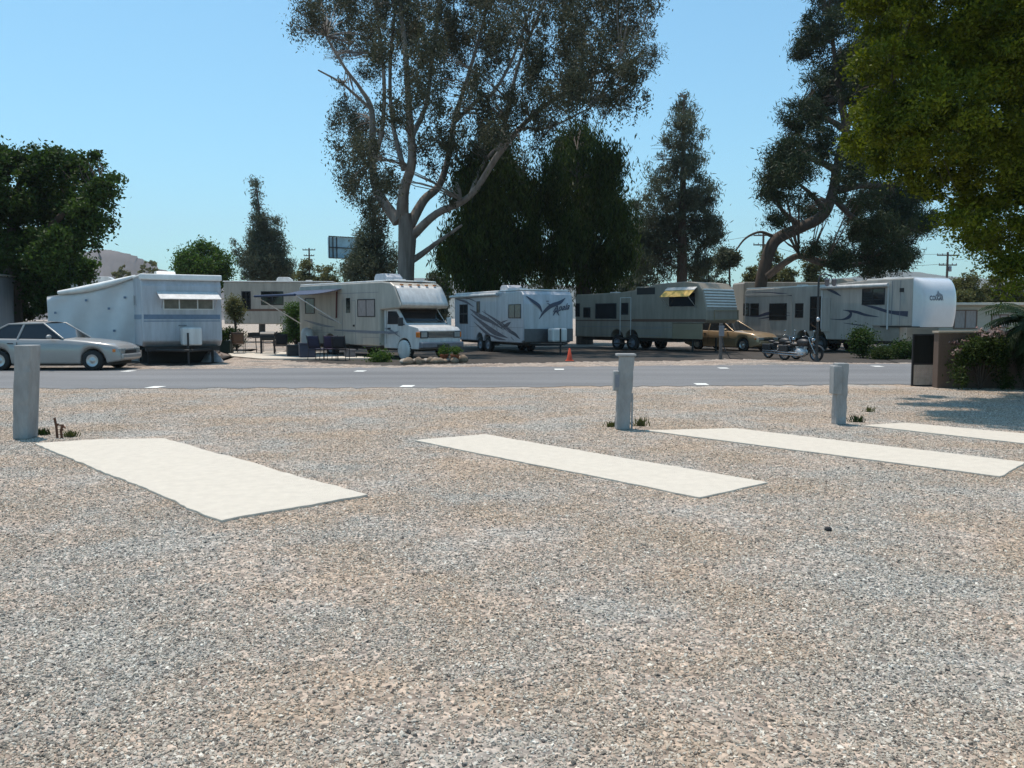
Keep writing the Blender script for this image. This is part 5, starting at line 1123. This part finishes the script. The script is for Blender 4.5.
for i, (u, v, l) in enumerate([(444, 362.5, 'terracotta pot standing behind the edging stones at the motorhome'), (455, 363, 'second terracotta pot, at the right end of the edging stones')]):
    p = gnd(u, v); t = thing('flower_pot', l, 'pot', p); MB().lathe([(0, 0), (.11, 0), (.15, .26), (.17, .26), (.17, .31), (.14, .31), (.13, .27)]).build('pot', terra, t)
    leaf_cloud('foliage', [(0, 0, .42)], [(.16, .16, .14)], 500, L_bush, t, (.09, .04), .1, 15, 0, 14 + i)
# green bench / frame items beneath the right fifth wheel
p = gnd(893, 357); t = thing('green_bench', 'dark green frame bench under the nose of the swooshed fifth wheel', 'bench', p, R(-15)); gp = mat('green_paint', (.012, .04, .035), .5)
mb = MB()
for z in (.40, .46): mb.box(-.45, .45, -.22, .22, z, z + .025)
mb.build('seat', gp, t)
for x in (-.42, .42): MB().tube([(x, -.2, 0), (x, -.2, .45), (x, .2, .45), (x, .2, 0)], .02).build('leg', gp, t)

# ------------------------------------------------------------------ wall, gate and lattice at the right
A = gnd(937, 388); h_w = at(937, 331.5, A.y).z
stucco = mat('brown_stucco', (.15, .10, .075), .9, var=.18, scale=1.4, bump=.4, bscale=30)
t = thing('garden_wall', 'low brown wall with a pale coping behind the blossom bush at the right', 'wall', A, R(2))
MB().box(0, 3.4, 0, .22, 0, h_w - .04).build('wall', stucco, t, bevel=.01)
MB().box(-.03, 3.45, -.03, .25, h_w - .04, h_w + .01).build('coping', mat('pale_coping', (.38, .32, .25), .85), t, bevel=.008)
B = gnd(911, 386); t = thing('gate_panel', 'dark screen gate with a lighter lattice lower half beside the brown wall', 'gate', B, R(3)); wG = .61; hG = at(911, 334, B.y).z
mb = MB()
for x0, x1, z0, z1 in ((0, .035, 0, hG), (wG - .035, wG, 0, hG), (.035, wG - .035, hG - .04, hG), (.035, wG - .035, .50, .54), (.035, wG - .035, 0, .03)): mb.box(x0, x1, -.02, .02, z0, z1)
mb.build('frame', M_black, t)
mb = MB()
for k in range(16): x = .04 + k * .034; mb.box(x, x + .008, -.008, .0, .54, hG - .04)
for k in range(18): z = .56 + k * .038; mb.box(.035, wG - .035, .0, .008, z, z + .008)
mb.box(.035, wG - .035, .012, .016, .54, hG - .04); mb.build('screen', mat('shade_mesh', (.02, .022, .02), .9), t)
mb = MB()
for k in range(11): x = .045 + k * .05; mb.box(x, x + .034, -.012, 0, .03, .50)
for k in range(9): z = .05 + k * .05; mb.box(.035, wG - .035, 0.001, .010, z, z + .034)
mb.build('lattice', mat('weathered_lattice', (.45, .37, .31), .9, var=.2, scale=8), t)


# ------------------------------------------------------------------ sign and power poles
D = 95; a = at(329, 250, D); t = thing('billboard', 'tall roadside sign seen from behind with an open steel frame, left of the young conifer', 'sign', (a.x, a.y, 0), R(35))
z1, z0 = at(329, 237, D).z, at(329, 257.5, D).z; Wb = 4.2
MB().box(0, Wb, 0, .3, z0, z1).build('sign_face', mat('sign_back', (.26, .42, .50), .6, var=.3, scale=.8), t)
mb = MB()
for x in (0, .45, .9): mb.box(x - .04, x + .04, -.12, -.01, z0, z1)
mb.box(-.1, Wb, -.25, -.12, z0 - .1, z0).box(-.1, Wb, -.25, -.12, z1, z1 + .12).box(0, Wb, -.12, -.01, (z0 + z1) / 2 - .05, (z0 + z1) / 2 + .05); mb.build('frame', M_dark, t)
MB().tube([(2.9, .6, 0), (2.9, .6, z0 + .3)], .22, 12).build('pole', M_dark, t)
MB().box(-.1, Wb, -.8, -.25, z0 - .1, z0 - .05).build('catwalk', M_dark, t)
def pole(u, vtop, D, arms, label, wood=mat('pole_wood', (.07, .05, .04), .9)):
    b = at(u, 300, D); zt = at(u, vtop, D).z; t = thing('power_pole', label, 'power pole', (b.x, b.y, 0))
    MB().tube([(0, 0, 0), (0, 0, zt)], [.2, .13], 10).build('pole', wood, t)
    for zz, w_ in arms:
        ar = MB().box(-w_, w_, -.17, -.09, zt - zz - .12, zt - zz + .04).build('cross_arm', wood, t)
        mb = MB()
        for s in (-.95, -.5, .5, .95): mb.lathe([(.05, 0), (.07, .05), (.05, .1), (.06, .14), (0, .2)], (s * w_, -.13, zt - zz + .04), 'z', 8)
        mb.build('insulator', M_grey, ar)
    MB().lathe([(0, 0), (.22, .02), (.22, .7), (0, .75)], (.35, 0, zt - 2.6), 'z', 12).build('transformer', M_grey, t)
    return Vector((b.x, b.y, zt))
q0 = pole(310, 248, 150, [(.3, 1.1), (1.3, .9)], 'thin distant power pole above the olive bushes left of the sign')
q1 = pole(762, 232, 110, [(.4, 1.3), (1.6, 1.3)], 'power pole with two cross arms behind the leaning pine trunk')
q2 = pole(946, 252, 115, [(.4, 1.5), (1.7, 1.2)], 'power pole with two cross arms above the hedge at the right')
def wire(a, b, sag, label, dz):
    pts = []
    for i in range(21): s = i / 20; p = a.lerp(b, s); pts.append((p.x, p.y - .13, p.z - dz - sag * 4 * s * (1 - s)))
    tag(MB().tube(pts, .022, 5).build('power_line', M_black), label, 'wire')
wire(q1, q2, .9, 'upper power line strung between the two cross-armed poles', .25); wire(q1, q2, 1.3, 'lower power line strung between the two cross-armed poles', 1.5)
wire(q2, Vector((60, 112, q2.z)), .9, 'power line running off to the right from the hedge pole', .25); wire(Vector((-5, 130, q1.z)), q1, 1.5, 'power line coming from behind the dark weeping trees to the pine', .25)

# ------------------------------------------------------------------ haze
def haze():
    x0, x1, y0, y1, z0, z1 = -3600, 3600, -400, 3800, -2, 420
    o = MB().box(x0, x1, y0, y1, z0, z1).build('haze', bpy.data.materials.new('haze_air')); o['kind'] = 'stuff'; o['label'] = 'thin blue air over the whole place'
    m = o.data.materials[0]; m.use_nodes = True; t = m.node_tree; t.nodes.remove(t.nodes['Principled BSDF'])
    v = t.nodes.new('ShaderNodeVolumePrincipled'); v.inputs['Color'].default_value = (.80, .88, 1, 1); v.inputs['Density'].default_value = 0.00018; v.inputs['Anisotropy'].default_value = .3
    t.links.new(v.outputs[0], t.nodes['Material Output'].inputs['Volume']); o.display_type = 'BOUNDS'
haze()
